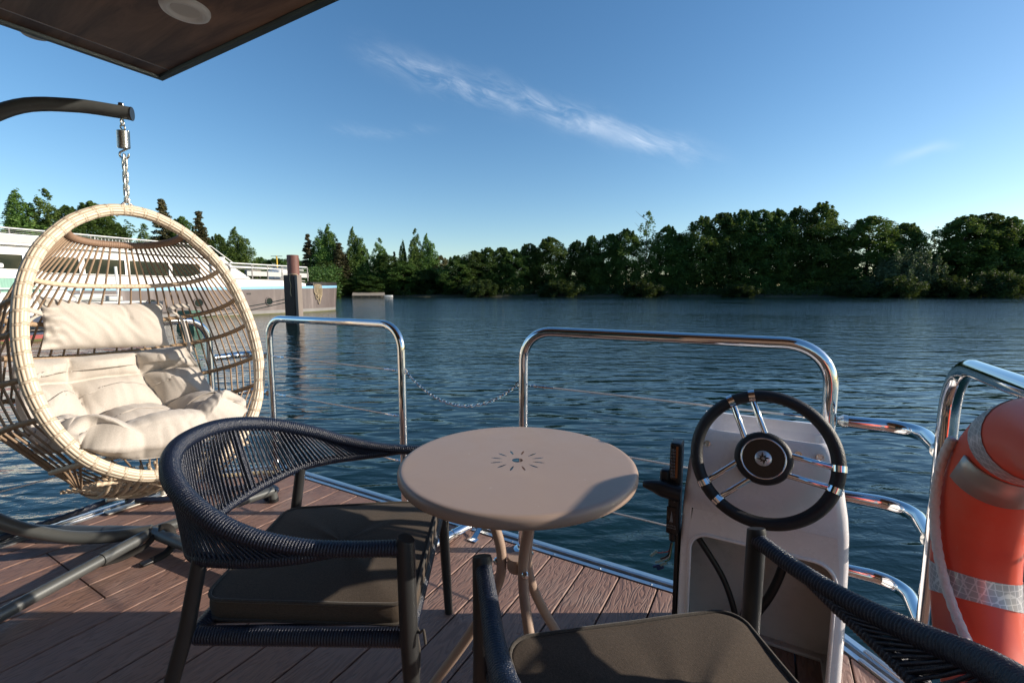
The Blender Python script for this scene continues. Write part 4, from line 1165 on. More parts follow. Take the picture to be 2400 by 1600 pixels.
def build_cushions():
    # depth, height, half width, wing (how far the sides come forward / up)
    pr = [(0, .52, -.53, .30, .13), (.14, .53, -.60, .325, .15), (.30, .50, -.74, .335, .17), (.44, .42, -.86, .345, .17), (.56, .28, -.93, .37, .13), (.70, .14, -.965, .355, .07), (.84, .05, -.985, .325, .04), (.94, .02, -1.02, .295, .02), (1, .05, -1.085, .27, .01)]
    def fn(u, v):
        d, h, w, wing = prof_at(pr, v); au = abs(u)
        return EP(-.028 + w * math.sin(u * 1.25) / math.sin(1.25) + .02 * max(0, v - .5), h + (.13 * au ** 2 * max(0, (v - .42)) / .58 if v > .42 else 0) - .02 * au ** 4, d - wing * au ** 2.2)
    rows = [0, .20, .42, .66, 1.0]
    def puff(u, v):
        us = u + .03 * math.sin(v * 11)
        cu = abs(math.sin(math.pi * (us + 1) / 2 * 3))
        for a, b in zip(rows, rows[1:]):
            if v <= b: cv = math.sin(math.pi * (v - a) / (b - a)); break
        if v > .66: cu = .35 + .65 * cu
        edge = max(0, min(1, (1 - abs(u)) / .10) * min(1, v / .06) * min(1, (1 - v) / .06)) ** .5
        b = max(cu, 0) ** .42 * max(cv, 0) ** .42
        seam = 1 - b
        fold = abs(mnoise.noise(Vector((u * 5.5, v * 9.5, 2.3)))) ** .6 - .4
        fine = mnoise.noise(Vector((u * 16, v * 9, 5.1)))
        big = mnoise.noise(Vector((u * 2.5, v * 4, 8.1)))
        return edge * (-.006 + .100 * b + .016 * fold * (.25 + .75 * seam) + .003 * fine + .008 * big), -edge * (.012 + .03 * b ** .5)
    c = grid_surface(120, 150, fn, lambda u, v: puff(u, v))
    one('seat_cushion', c, 'cream', 'large tufted cream cushion filling the hanging egg chair', 'cushion', EP(0, -1.0, .2), smooth=180)
    # head pillow
    m = MB(); nu, nv = 70, 40; hw, hh = .238, .122; base = (-.024, -.405, .435)
    def fp(u, v, s):
        ru = abs(u) ** 2.6; rv = abs(v) ** 2.4
        pinch = 1 - .10 * (1 - abs(u) ** 2) * abs(v) ** 6 ; pin2 = 1 - .07 * (1 - abs(v) ** 2) * abs(u) ** 6
        th = .078 * max(0, (1 - ru)) ** .62 * max(0, (1 - rv)) ** .62
        wr = mnoise.noise(Vector((u * 1.8 + v * .6, v * 1.1 + 4, s))) * .010 - abs(mnoise.noise(Vector((u * 4.5 + v * 1.5, v * .9, 9 + s)))) * .012
        fold = .010 * math.exp(-((u + .86) / .12) ** 2) * math.sin(v * 17) + .008 * math.exp(-((u - .35 + .12 * v) / .035) ** 2) * (v > .1) * -1
        th = th + (wr + fold) * min(1, th / .03)
        a = R(-4); x = u * hw * pin2; y = v * hh * pinch
        x, y = x * math.cos(a) - y * math.sin(a), x * math.sin(a) + y * math.cos(a)
        bow = .05 * u * u
        return EP(base[0] + x, base[1] + y, base[2] - bow - .10 * v * 0 - s * th)
    vs = []; fs = []; W_ = nv + 1
    for s in (1, -1):
        for i in range(nu + 1):
            for j in range(nv + 1): vs.append(fp(-1 + 2 * i / nu, -1 + 2 * j / nv, s))
    T = (nu + 1) * W_
    for i in range(nu):
        for j in range(nv):
            a, b, c_, d = i * W_ + j, (i + 1) * W_ + j, (i + 1) * W_ + j + 1, i * W_ + j + 1
            fs += [(a, b, c_, d), (T + d, T + c_, T + b, T + a)]
    m.add(vs, fs)
    pl = thing('head_pillow', 'cream oblong head pillow tied inside the egg chair', 'pillow', EP(*base[:2], base[2])); m.build('pillow', 'cream', pl, 180)
    s = MB()
    for sg in (-1, 1):
        a = EP(base[0] + sg * hw * .97, base[1] + .04, base[2] - .10); b = EP(base[0] + sg * (hw + .09), base[1] + .05, base[2] - .12)
        q = catmull([a, a.lerp(b, .5) + Vector((0, 0, .012)), b], 6)
        vs = []
        for p in q: vs += [p + EU * .011, p - EU * .011]
        s.add(vs, [(2 * i, 2 * i + 1, 2 * i + 3, 2 * i + 2) for i in range(len(q) - 1)])
        q = catmull([a, a + (b - a) * .6 + Vector((0, 0, -.06)), a + (b - a) * .9 + Vector((0, 0, -.24))], 6); vs = []
        for p in q: vs += [p + ER * .009, p - ER * .009]
        s.add(vs, [(2 * i, 2 * i + 1, 2 * i + 3, 2 * i + 2) for i in range(len(q) - 1)])
    for o in build_each(s, 'tie', 'cream', pl, 180): so = o.modifiers.new('thick', 'SOLIDIFY'); so.thickness = .002
build_cushions()

# ------------------------------------------------------------------ mooring rope, cleat, straps on the deck
def laid_rope(mb, path, r, pitch, n=12):
    P = resample(path, pitch / 7)
    mb.tube(P, r, n, rad=lambda s, th, u: r * (.86 + .2 * abs(math.cos(1.5 * th + math.pi * s / pitch * 1.0))))
def build_ropes():
    cp = W(-2.93, 1.10, 0)
    t = thing('mooring_cleat', 'stainless deck cleat under the egg chair wrapped with dark rope', 'cleat', cp)
    m = MB(); m.tube(catmull([W(-2.95, .93, .075), W(-2.945, 1.0, .062), W(-2.94, 1.12, .058), W(-2.945, 1.24, .062), W(-2.95, 1.31, .075)], 5), .013, 12)
    for b in (1.06, 1.18): m.tube([W(-2.94, b, .004), W(-2.94, b, .055)], [.017, .012], 12)
    m.box(W(-2.935, 1.10, .0085), (.055, .36, .009), BM, .003); m.build('horns', 'dullsteel', t, 50)
    r = thing('mooring_rope', 'dark navy mooring rope wound on the cleat and along the deck edge', 'rope', cp)
    rnd = random.Random(9)
    w = MB()
    for k in range(7):
        q = []
        for i in range(9):
            a = 2 * math.pi * i / 9; q.append(W(-2.94 + .05 * math.cos(a) + rnd.uniform(-.01, .01), 1.12 + (.10 + .012 * k) * math.sin(a) + rnd.uniform(-.015, .015), .055 + .012 * k + .02 * math.cos(a * 2 + k)))
        laid_rope(w, catmull(q, 6, True), .0115, .022)
    w.build('cleat_turns', 'navyrope', r, 180)
    l = MB(); laid_rope(l, catmull([W(-2.95, 1.0, .075), W(-3.0, .85, .04), W(-3.015, .6, .028), W(-3.02, .3, .026), W(-3.02, -.2, .026), W(-3.02, -1.0, .026)], 8), .0155, .036); l.build('rope_lead', 'navyrope', r, 180)
    l = MB(); laid_rope(l, catmull([W(-2.93, 1.05, .03), W(-2.80, 1.17, .018), W(-2.68, 1.36, .018), W(-2.55, 1.50, .018), W(-2.42, 1.52, .018), W(-2.36, 1.42, .018)], 8), .0155, .036); l.build('rope_tail', 'navyrope', r, 180)
    l = MB(); laid_rope(l, catmull([W(-2.95, 1.20, .09), W(-2.93, 1.32, .06), W(-2.86, 1.46, .03), W(-2.74, 1.60, .022), W(-2.60, 1.665, .02)], 8), .0135, .03)
    one('grey_rope', l, 'hemp', 'greyed rope end lying along the deck edge behind the armchair', 'rope', W(-2.86, 1.46, .03), smooth=180)
    # webbing strap with buckles
    def ribbon(path, w, name, parent):
        P = resample(catmull(path, 8), .012); m = MB(); vs = []
        for i, p in enumerate(P):
            d = (P[min(i + 1, len(P) - 1)] - P[max(i - 1, 0)]).normalized(); s = d.cross(Vector((.3, -.4, .85))).normalized() * w; vs += [p + s, p - s]
        m.add(vs, [(2 * i, 2 * i + 1, 2 * i + 3, 2 * i + 2) for i in range(len(P) - 1)])
        o = m.build(name, 'strap', parent, 180); so = o.modifiers.new('thick', 'SOLIDIFY'); so.thickness = .002
    s = thing('buckle_strap', 'black webbing strap with plastic buckles lying over the stand hub', 'strap', (-1.56, 1.93, 0))
    ribbon([(-1.60, 1.955, .085), (-1.575, 1.965, .088), (-1.545, 1.955, .075), (-1.52, 1.93, .03), (-1.515, 1.885, .012), (-1.54, 1.83, .006)], .017, 'webbing', s)
    ribbon([(-1.605, 1.94, .06), (-1.625, 1.90, .03), (-1.675, 1.85, .010), (-1.73, 1.81, .006)], .013, 'webbing', s)
    b = MB(); b.box((-1.755, 1.795, .008), (.055, .030, .012), Matrix.Rotation(R(28), 3, 'Z'), .004); b.box((-1.79, 1.777, .007), (.02, .006, .008), Matrix.Rotation(R(28), 3, 'Z'), .002); b.box((-1.548, 1.815, .008), (.04, .034, .012), Matrix.Rotation(R(60), 3, 'Z'), .004); build_each(b, 'buckle', 'black', s)
build_ropes()

# ------------------------------------------------------------------ river, far bank
def SHN(pts, i):
    a, b = pts[max(i - 1, 0)], pts[min(i + 1, len(pts) - 1)]; d = (b - a); d.normalize(); return -d.y, d.x
def build_setting():
    me = bpy.data.meshes.new('water'); s = 1500
    me.from_pydata([(-s, -s, WZ), (s, -s, WZ), (s, s, WZ), (-s, s, WZ)], [], [(0, 1, 2, 3)]); me.materials.append(M['water'])
    w = bpy.data.objects.new('water', me); COL.objects.link(w); tag(w, kind='structure')
    # bank: shoreline points (x, y) from far left to far right, rising gently inland
    sh = [(-1400, 60), (-300, 66), (-140, 70), (-95, 76), (-66, 88), (-53, 97), (-52, 110), (-66, 130), (-64, 143), (-44, 149), (-12, 150), (20, 150), (60, 148), (110, 138), (160, 130), (215, 112), (255, 70), (275, 20), (285, -60), (300, -400)]
    rows = [(0, -.75), (1.2, -.30), (5, .15), (14, .6), (60, 1.2), (260, 3)]
    pts = resample([(x, y, 0) for x, y in sh], 4.0) if False else catmull([(x, y, 0) for x, y in sh], 14)
    vs = []; fs = []; n = len(pts)
    for d, z in rows:
        for i, p in enumerate(pts):
            j = 1.3 * mnoise.noise(Vector((p.x * .11, p.y * .11, d))) if 0 < d < 100 else .8 * mnoise.noise(Vector((p.x * .2, p.y * .2, 3)))
            nx, ny = SHN(pts, i); vs.append((p.x + nx * (d + j), p.y + ny * (d + j), z + (.25 * mnoise.noise(Vector((p.x * .2, d, 1))) if d > 1 else 0)))
    for r in range(len(rows) - 1):
        for i in range(n - 1): fs.append((r * n + i, r * n + i + 1, (r + 1) * n + i + 1, (r + 1) * n + i))
    m = MB(); m.add(vs, fs); o = m.build('far_bank', 'soil', None, 180); tag(o, kind='structure')
    return pts
SHORE = build_setting()

# ------------------------------------------------------------------ trees
def leaf_quads(pts, size, rnd, vs, fs):
    un = rnd.uniform
    for (px, py, pz) in pts:
        t = un(0, 6.283); s = size * un(.5, 1.3)
        nz = un(-.6, 1); e = math.sqrt(max(0, 1 - nz * nz))
        ux, uy, uz = math.cos(t) * s, math.sin(t) * s, un(-.5, .3) * s
        h = s * .62; vx, vy, vz = -math.sin(t) * nz * h, math.cos(t) * nz * h, (e if un(0, 1) < .5 else -e) * h
        k = len(vs)
        vs += [(px - ux, py - uy, pz - uz), (px + vx, py + vy, pz + vz), (px + ux, py + uy, pz + uz), (px - vx, py - vy, pz - vz)]
        fs.append((k, k + 1, k + 2, k + 3))
def leaf_obj(name, m, pts, size, rnd):
    vs = []; fs = []; leaf_quads(pts, size, rnd, vs, fs)
    me = bpy.data.meshes.new(name); me.from_pydata(vs, [], fs); me.materials.append(M[m]); return me
def leaf_mesh(name, m, clumps, size, rnd):
    """clumps: (x, y, z, rx, ry, rz, count)"""
    g = rnd.gauss; un = rnd.uniform; pts = []
    for (cx, cy, cz, rx, ry, rz, cnt) in clumps:
        for _ in range(cnt):
            a, b, c = g(0, 1), g(0, 1), g(0, 1); q = (un(0, 1) ** .45) / (math.sqrt(a * a + b * b + c * c) + 1e-6)
            pts.append((cx + a * q * rx, cy + b * q * ry, cz + c * q * rz))
    return leaf_obj(name, m, pts, size, rnd)
def scatter(n, prof, rnd, seed, cx=0.0, cy=0.0, lump=.46, f1=.55, thr=-.04, top=20.0, base=.02, lean=0.0):
    """points inside a lumpy body of revolution; prof(u) is its radius at height share u"""
    un = rnd.uniform; N3 = mnoise.noise; pts = []; rmax = max(prof(i / 40) for i in range(41)); tries = 0
    while len(pts) < n and tries < n * 8:
        tries += 1
        u = un(base, 1); a = un(0, 6.283); R0 = prof(u)
        if un(0, 1) > (R0 / rmax) ** 1.1 + .04: continue
        ca, sa = math.cos(a), math.sin(a)
        lob = N3(Vector((ca * 1.3 + seed, sa * 1.3, u * 5.5))) * lump + N3(Vector((ca * 3 + seed, sa * 3, u * 14))) * lump * .55
        q = un(.12, 1) ** .55; r = R0 * (1 + lob) * q
        z = u * top + N3(Vector((ca * 2, sa * 2, seed + u * 3))) * .5
        p = (cx + r * ca + lean * u * u, cy + r * sa, z)
        d = N3(Vector((p[0] * f1 + seed, p[1] * f1, z * f1 * .85))) + .45 * N3(Vector((p[0] * 1.5, p[1] * 1.5 + seed, z * 1.5)))
        if d < thr + .10 * (1 - q): continue
        pts.append(p)
    return pts
def trunk_mesh(name, h, r, limbs, m='bark'):
    b = MB()
    b.tube(catmull([(0, 0, -.5), (.04 * h * .1, 0, h * .3), (-.02 * h * .2, .02 * h * .2, h * .6), (0, 0, h * .92)], 4), [r * (1 - .85 * i / 12) for i in range(13)], 7)
    for (z, az, L, rise) in limbs:
        d = Vector((math.cos(az), math.sin(az), 0)); p = Vector((0, 0, z))
        b.tube([p, p + d * L * .5 + Vector((0, 0, rise * .45)), p + d * L + Vector((0, 0, rise))], [r * .38, r * .25, r * .08], 5)
    o = b.build(name, m, None, 180); me = o.data; bpy.data.objects.remove(o); return me
PROTO = {}
def proto(kind, v):
    """unit crowns are 20 m high and 8 m wide; every copy is scaled to its own height and width"""
    key = (kind, v)
    if key in PROTO: return PROTO[key]
    rnd = random.Random(hash(kind) % 1000 if False else sum(map(ord, kind)) * 7 + v); cl = []; un = rnd.uniform; limbs = []
    if kind in ('broad', 'pale'):
        sh = un(.44, .60); pw = un(.55, .8)
        prof = lambda u: 3.9 * (.62 + .38 * min(1, u / .3)) * (1 - (max(0, u - sh) / (1.0 - sh)) ** 1.9) ** pw if u < 1 else 0.02
        pts = scatter(27000, prof, rnd, v * 13.7 + 1.3)
        for i in range(10):                                        # leading shoots that break the outline
            a = un(0, 6.28); r = un(.3, 3.0); z0 = 20 * (1.0 - .30 * (r / 3.6) ** 2)
            for _ in range(220): k = un(0, 1); pts.append((r * math.cos(a) + rnd.gauss(0, .32 * (1.15 - k)), r * math.sin(a) + rnd.gauss(0, .32 * (1.15 - k)), z0 - 1.8 + 2.3 * k))
        for i in range(10): limbs.append((un(4, 15), un(0, 6.28), un(1.8, 3.4), un(1.5, 3)))
        lm = leaf_obj('crown', 'leafpale' if kind == 'pale' else ('leaf' if v % 2 else 'leafdark'), pts, .17, rnd)
    elif kind == 'thin':
        prof = lambda u: 3.2 * min(1, u / .25) * (1 - max(0, u - .5) / .5 * .72)
        pts = scatter(5600, prof, rnd, v * 9.1 + 4, thr=.16, f1=.8)
        for i in range(16): limbs.append((un(4, 18), un(0, 6.28), un(1.2, 3.0), un(1.5, 3)))
        lm = leaf_obj('crown', 'leaf', pts, .18, rnd)
    elif kind == 'pop':
        pts = []; sp = [(0, 0, 20.0, 13000)] + [(un(.9, 1.9) * math.cos(a), un(.9, 1.9) * math.sin(a), un(13, 18.4), 6500) for a in (un(0, 2), un(2, 4), un(4, 6))]
        for k, (sx, sy, tp, n) in enumerate(sp):
            prof = lambda u: 2.15 * min(1, (u + .05) / .22) ** .6 * (1 - (max(0, u - .35) / .65) ** 2.1) ** .75 + .10
            pts += scatter(n, prof, rnd, v * 17 + k * 5.1, sx, sy, lump=.42, f1=.7, thr=-.10, top=tp, lean=.35 * math.sin(v * 2 + k))
        lm = leaf_obj('crown', 'leafpop', pts, .155, rnd)
    elif kind == 'con':
        for lay in range(19):
            z = .10 + .89 * lay / 18; w = (1 - z) ** .8 * 3.9 + .12
            nb = 10 if z < .8 else 6
            for k in range(nb):
                if rnd.random() < .22: continue
                z = .10 + .89 * (lay + un(-.45, .45)) / 18
                a = 2 * math.pi * k / nb + lay * .7 + un(-.2, .2); L = w * un(.65, 1.1)
                for q in range(3):
                    u = (q + .8) / 3; cl.append((L * u * math.cos(a), L * u * math.sin(a), z * 20 - .55 * L * u * .45 + un(-.15, .15), .55, .55, .34, 54))
        cl.append((0, 0, 19.6, .12, .12, .6, 30))
        lm = leaf_mesh('crown', 'needle', cl, .18, rnd)
    else:
        for i in range(110):
            a = un(0, 6.283); e = math.asin(un(-.05, 1)); r = un(.45, 1); rc = un(.4, .8)
            cl.append((3.4 * r * math.cos(a) * math.cos(e), 3.4 * r * math.sin(a) * math.cos(e), .4 + 6.0 * r * math.sin(e), rc * .8, rc * .8, rc * 2.1, int(230 * rc) + 20))
        for i in range(6): limbs.append((un(.6, 2.5), un(0, 6.28), un(1.5, 2.8), un(1, 2.4)))
        lm = leaf_mesh('crown', 'leafwillow', cl, .15, rnd)
    tm = trunk_mesh('trunk', (6 if kind == 'willow' else 20) * (.97 if kind in ('con', 'thin') else .86), .30 if kind != 'thin' else .20, limbs, 'birch' if kind == 'thin' else 'bark')
    PROTO[key] = (lm, tm); return PROTO[key]
NAMES = {'pop': 'poplar_tree', 'broad': 'leafy_tree', 'pale': 'leafy_tree', 'con': 'conifer_tree', 'willow': 'willow_bush', 'thin': 'spindly_tree'}
TREES = [
(-86.6,82,19.2,3.8,'pop','tall sunlit poplar at far left edge, behind the white barge'),
(-83.6,84,19.8,3.4,'pop','sunlit poplar second from the left edge, behind the barge sun deck'),
(-82.2,86,17.2,2.1,'broad','lower leafy tree between the left poplars and the egg chair rim'),
(-80.6,90,18.2,4.0,'broad','rounded green tree seen through the top of the egg chair rim'),
(-79.0,92,15.1,2.1,'broad','small bushy tree under the hanging chain'),
(-76.0,96,15.4,2.4,'pop','small bright green tree right of the hanging chain'),
(-73.5,98,20.1,3.2,'con','brownish pine rising above the right shoulder of the egg chair rim'),
(-71.1,100,17.1,2.3,'broad','dark leafy tree between the two brownish pines'),
(-68.6,102,18.4,3.1,'con','brownish pine above the barge cabin front'),
(-65.9,104,13.9,2.8,'broad','dark rounded tree right of the brownish pine'),
(-59.3,100,15.1,2.9,'pop','dense upright green poplar above the barge foredeck rail'),
(-124.9,230,18.0,5.7,'broad','small far tree above the foredeck rail, beside yellow mast'),
(-116.3,230,17.6,7.5,'broad','wide low far tree left of the rusty piling'),
(-108.4,228,17.9,5.2,'broad','far round tree just behind the rusty piling'),
(-67.9,154.1,19.9,3.2,'con','thin grey spruce directly right of the piling'),
(-64.2,155.5,22.4,3.9,'pop','broad poplar with two spires above the barge bow, left spire'),
(-61.5,156.2,24.1,3.9,'pop','tallest poplar above the barge bow, right spire'),
(-57.7,154.1,17.1,4.1,'con','brown-tinged spruce leaning against the bow poplar'),
(-53.5,156.9,23.0,3.0,'pop','tall pointed poplar midway between bow and boathouse'),
(-51.0,156.9,19.6,3.0,'pop','shorter poplar joined to the tall pointed one above the boathouse'),
(-56.0,154.8,13.6,3.6,'con','brown conifer in front of the pointed poplar, above boathouse'),
(-45.4,159.0,19.8,3.6,'pop','dark poplar with ragged top right of the boathouse roof'),
(-42.7,158.3,13.9,4.5,'broad','bushy tree at the foot of the dark ragged poplar'),
(-41.1,161.1,14.8,1.8,'con','small grey spruce left of the slim poplar'),
(-38.0,161.1,19.3,2.0,'pop','very slim poplar standing alone between wider ones'),
(-33.9,161.8,23.4,3.1,'pop','tall twin poplar, left and taller spire'),
(-29.6,162.5,21.5,3.1,'pop','tall twin poplar, right and shorter spire'),
(-25.6,165.3,13.9,3.8,'pale','pale yellowish tree right of the twin poplars'),
(-61.8,152.0,11.2,4.9,'broad','bright green bush-like tree right behind the barge bow'),
(-54.9,152.0,5.6,4.4,'broad','low green tree behind the boathouse roof, left part'),
(-47.3,153.4,7.0,5.3,'broad','low green tree behind the boathouse roof, right part'),
(-37.3,157.6,11.6,5.1,'broad','light green willow-like tree below the slim poplar'),
(-30.5,160.4,8.8,5.5,'broad','dark round tree below the twin poplars'),
(-18.5,156,13.2,4.5,'broad','dark low tree at left start of the shaded wood'),
(-13.5,158,15.0,4.5,'broad','dark tree in the low stretch of wood, with flat top'),
(-8.4,160,16.2,4.3,'broad','leafy tree with twin tips in the low stretch of wood'),
(-3.6,160,16.5,3.7,'broad','tree with spiky top in the low stretch of wood'),
(1.2,160,15.6,4.0,'broad','tree in a dip of the low wood skyline'),
(6.1,162,18.2,3.7,'broad','thin-crowned tree with sky showing through, left of the notch'),
(13.7,162,20.0,5.6,'broad','round-headed tree above the left end of the long rail'),
(23.4,162,18.9,4.3,'broad','straggly tree right of the round-headed one'),
(28.3,162,20.4,4.0,'broad','tree rising in step in the middle of the skyline'),
(34.0,162,21.2,4.3,'broad','dense tree left of the tall spindly one'),
(39.6,160,22.4,4.6,'broad','tree with bare twigs showing at the top'),
(46.4,160,28.6,4.6,'thin','tall spindly tree sticking out above the middle skyline'),
(53.3,160,23.6,4.6,'broad','loose-crowned tree between spindly tree and tall wood'),
(57.2,158,20.7,3.9,'broad','lower tree tucked before the tall wood'),
(64.4,158,26.3,5.7,'broad','leftmost crown of the tall right-hand wood'),
(71.4,158,27.8,5.4,'broad','second crown of the tall wood, smoothly domed'),
(78.1,158,28.5,5.1,'broad','tall wood crown with a gap of sky to its right'),
(83.5,156,28.7,5.4,'broad','broad tall crown above the rail bend'),
(89.6,156,28.4,4.8,'broad','tall crown with ragged top left of the two highest'),
(96.5,156,29.1,5.1,'broad','high airy crown, left of the highest one'),
(102.4,154,30.1,5.9,'broad','highest crown on the right bank, lit along its right side'),
(105.4,150,19.4,4.6,'broad','low sunlit tree at the right end of the tall wood'),
(115.5,150,25.1,6.6,'broad','dense dark tree standing right of the tall wood'),
(126.5,150,23.4,5.2,'broad','dark tree behind the grey willows'),
(116.2,140,13.7,5.9,'willow','grey-green rounded willow by the far water, left one'),
(123.6,140,15.4,5.9,'willow','grey-green rounded willow by the far water, right one'),
(142.4,156,21.9,2.4,'thin','small wispy tree poking above the willows'),
(139.7,150,13.9,4.0,'broad','low dark tree right of the willows'),
(142.6,146,24.7,5.9,'broad','large spreading tree near the right edge, left half'),
(149.3,146,25.9,5.9,'broad','large spreading tree near the right edge, highest crown'),
(154.6,144,24.0,5.5,'broad','bright leafy tree cut by the right edge of view'),
(164.1,144,23.3,6.3,'broad','leafy tree just outside right edge, only its flank showing'),
(114.1,134,6.3,5.9,'willow','low silvery bush willow leaning over the right shore'),
(129.3,136,6.4,6.2,'willow','low dull bush under the spreading tree at right'),
(141.2,134,7.6,6.7,'willow','low dark bush at the right edge by the water'),
(104.0,140,5.2,5.4,'willow','low dark bush at the waterline below the dense dark tree'),
(72.6,146,4.0,5.6,'willow','low dark bush at the foot of the tall wood'),
(43.2,150,5.5,6.6,'willow','low shrub at the foot of the spindly tree'),
(16.4,152,5.6,7.3,'willow','low dark shrub below the round-headed tree'),
(-10.8,150,5.5,6.3,'willow','low dark shrub at the foot of the flat-topped tree'),
]
def build_trees():
    rnd = random.Random(21)
    for i, (x, y, h, w, kind, lab) in enumerate(TREES):
        nv = {'pop': 4, 'broad': 6, 'pale': 1, 'con': 3, 'willow': 3, 'thin': 2}[kind]
        lm, tm = proto(kind, i % nv)
        t = thing(NAMES[kind], lab, 'bush' if kind == 'willow' and h < 6 else 'tree', (x, y, -.2), rnd.uniform(0, 6.28), group='trees and bushes along the far bank')
        k = w * {'pop': 1.30, 'broad': 1.30, 'con': 1.25, 'willow': 1.25}.get(kind, 1.1) / 3.6
        if kind == 'willow' and h < 8:
            if 'low' not in PROTO: q = lm.copy(); q.materials.clear(); q.materials.append(M['grass']); PROTO['low'] = q
            lm = PROTO['low']
        for nm, me in (('crown', lm), ('trunk', tm)):
            o = bpy.data.objects.new(nm, me); COL.objects.link(o); o.parent = t
        t.scale = (k, k, h / (7 if kind == 'willow' else 20))
build_trees()
def build_undergrowth():
    rnd = random.Random(33); un = rnd.uniform; cl = []; back = []
    for i, p in enumerate(resample(SHORE, 2.2)):
        if p.x < -120 or p.y < -90: continue
        for k in range(4):
            h = un(1.0, 4.4) * (1 if p.x > -30 else .8)
            cl.append((p.x + un(-1.5, 1.5), p.y + un(1.2, 9), h * .35 - .1, un(1, 2.2), un(.8, 1.6), h * .75, 46))
    me = leaf_mesh('undergrowth', 'grass', cl, .26, rnd)
    o = bpy.data.objects.new('undergrowth', me); COL.objects.link(o); tag(o, kind='stuff')
    for i, p in enumerate(resample(SHORE, 3.0)):
        if p.x < -130 or p.y < -90: continue
        H = 14 if p.x > 20 else (11 if p.x > -25 else 8)
        if p.x > 50: H = 21
        for k in range(15 if p.x < 190 else 34):
            z = un(.0, 1) ** 1.35 * H * un(.8, 1.0); back.append((p.x + un(-2, 2) + (un(8, 20) if p.x > 190 else 0), p.y + (un(13, 26) if p.x < 240 else un(-4, 4)), z, *((un(1.2, 2.4), un(1, 2), un(1, 2), 42) if p.x < 190 else (2.6, 2.6, 2.2, 60))))
        for k in range(16):
            back.append((p.x + un(-2, 2), p.y + un(9, 14), un(0, 6.5), un(.8, 1.5), un(.8, 1.4), un(.8, 1.5), 46))
    me = leaf_mesh('woodland', 'leafdark', back, .30, rnd)
    o = bpy.data.objects.new('woodland', me); COL.objects.link(o); tag(o, kind='stuff')
build_undergrowth()

# boat shelter with a pale curved roof on the far shore
def build_shelter():
    c = Vector((-45.6, 146, -.6)); t = thing('boat_shelter', 'low floating shelter with pale curved roof on far shore below trees', 'boat shelter', c)
    ux = Vector((.96, .28, 0)); uy = Vector((-.28, .96, 0)); m = MB()
    rows = []
    for k in range(11):
        u = k / 10; y = -2.4 + 4.4 * u; z = .30 + 1.15 * math.sin(math.pi * .5 * (.15 + .85 * u)); rows.append((y, z))
    vs = []
    for x in (-5.0, 4.8):
        for y, z in rows: vs.append(c + ux * x + uy * y + Vector((0, 0, z)))
    n = len(rows); vs2 = [v + Vector((0, 0, -.12)) for v in vs]
    m.add(vs + vs2, [(i, i + 1, n + i + 1, n + i) for i in range(n - 1)] + [(2 * n + n + i, 2 * n + n + i + 1, 2 * n + i + 1, 2 * n + i) for i in range(n - 1)] + [(0, n, 3 * n, 2 * n)] + [(i, i + 2 * n, i + 1 + 2 * n, i + 1) for i in range(n - 1)] + [(n + i, n + i + 1, 3 * n + i + 1, 3 * n + i) for i in range(n - 1)])
    m.build('roof', 'thatch', t, 40)
    for x in (-4.8, -2.4, 0, 2.4, 4.6):
        p = MB(); q = c + ux * x + uy * -2.2; p.cyl(q + Vector((0, 0, .1)), q + Vector((0, 0, .60)), .09, 8); p.build('post', 'oldwood', t)
    f = MB(); f.box(c + Vector((0, 0, .18)) + uy * .2, (10.4, 3.8, .3), Matrix((ux, uy, Vector((0, 0, 1)))).transposed()); f.build('pontoon', 'oldwood', t)
    d = Vector((-39.6, 146.0, -.55)); b = MB()
    q = [(-1.5, 0), (-1.3, .4), (.9, .45), (1.6, 0), (.9, -.45), (-1.3, -.4)]
    b.prism([d + Vector((x, y, 0)) for x, y in q], (0, 0, .55)); 
    one('small_boat', b, 'whitepaint', 'tiny pale dinghy on the far shore right of boat shelter', 'dinghy', d)
build_shelter()

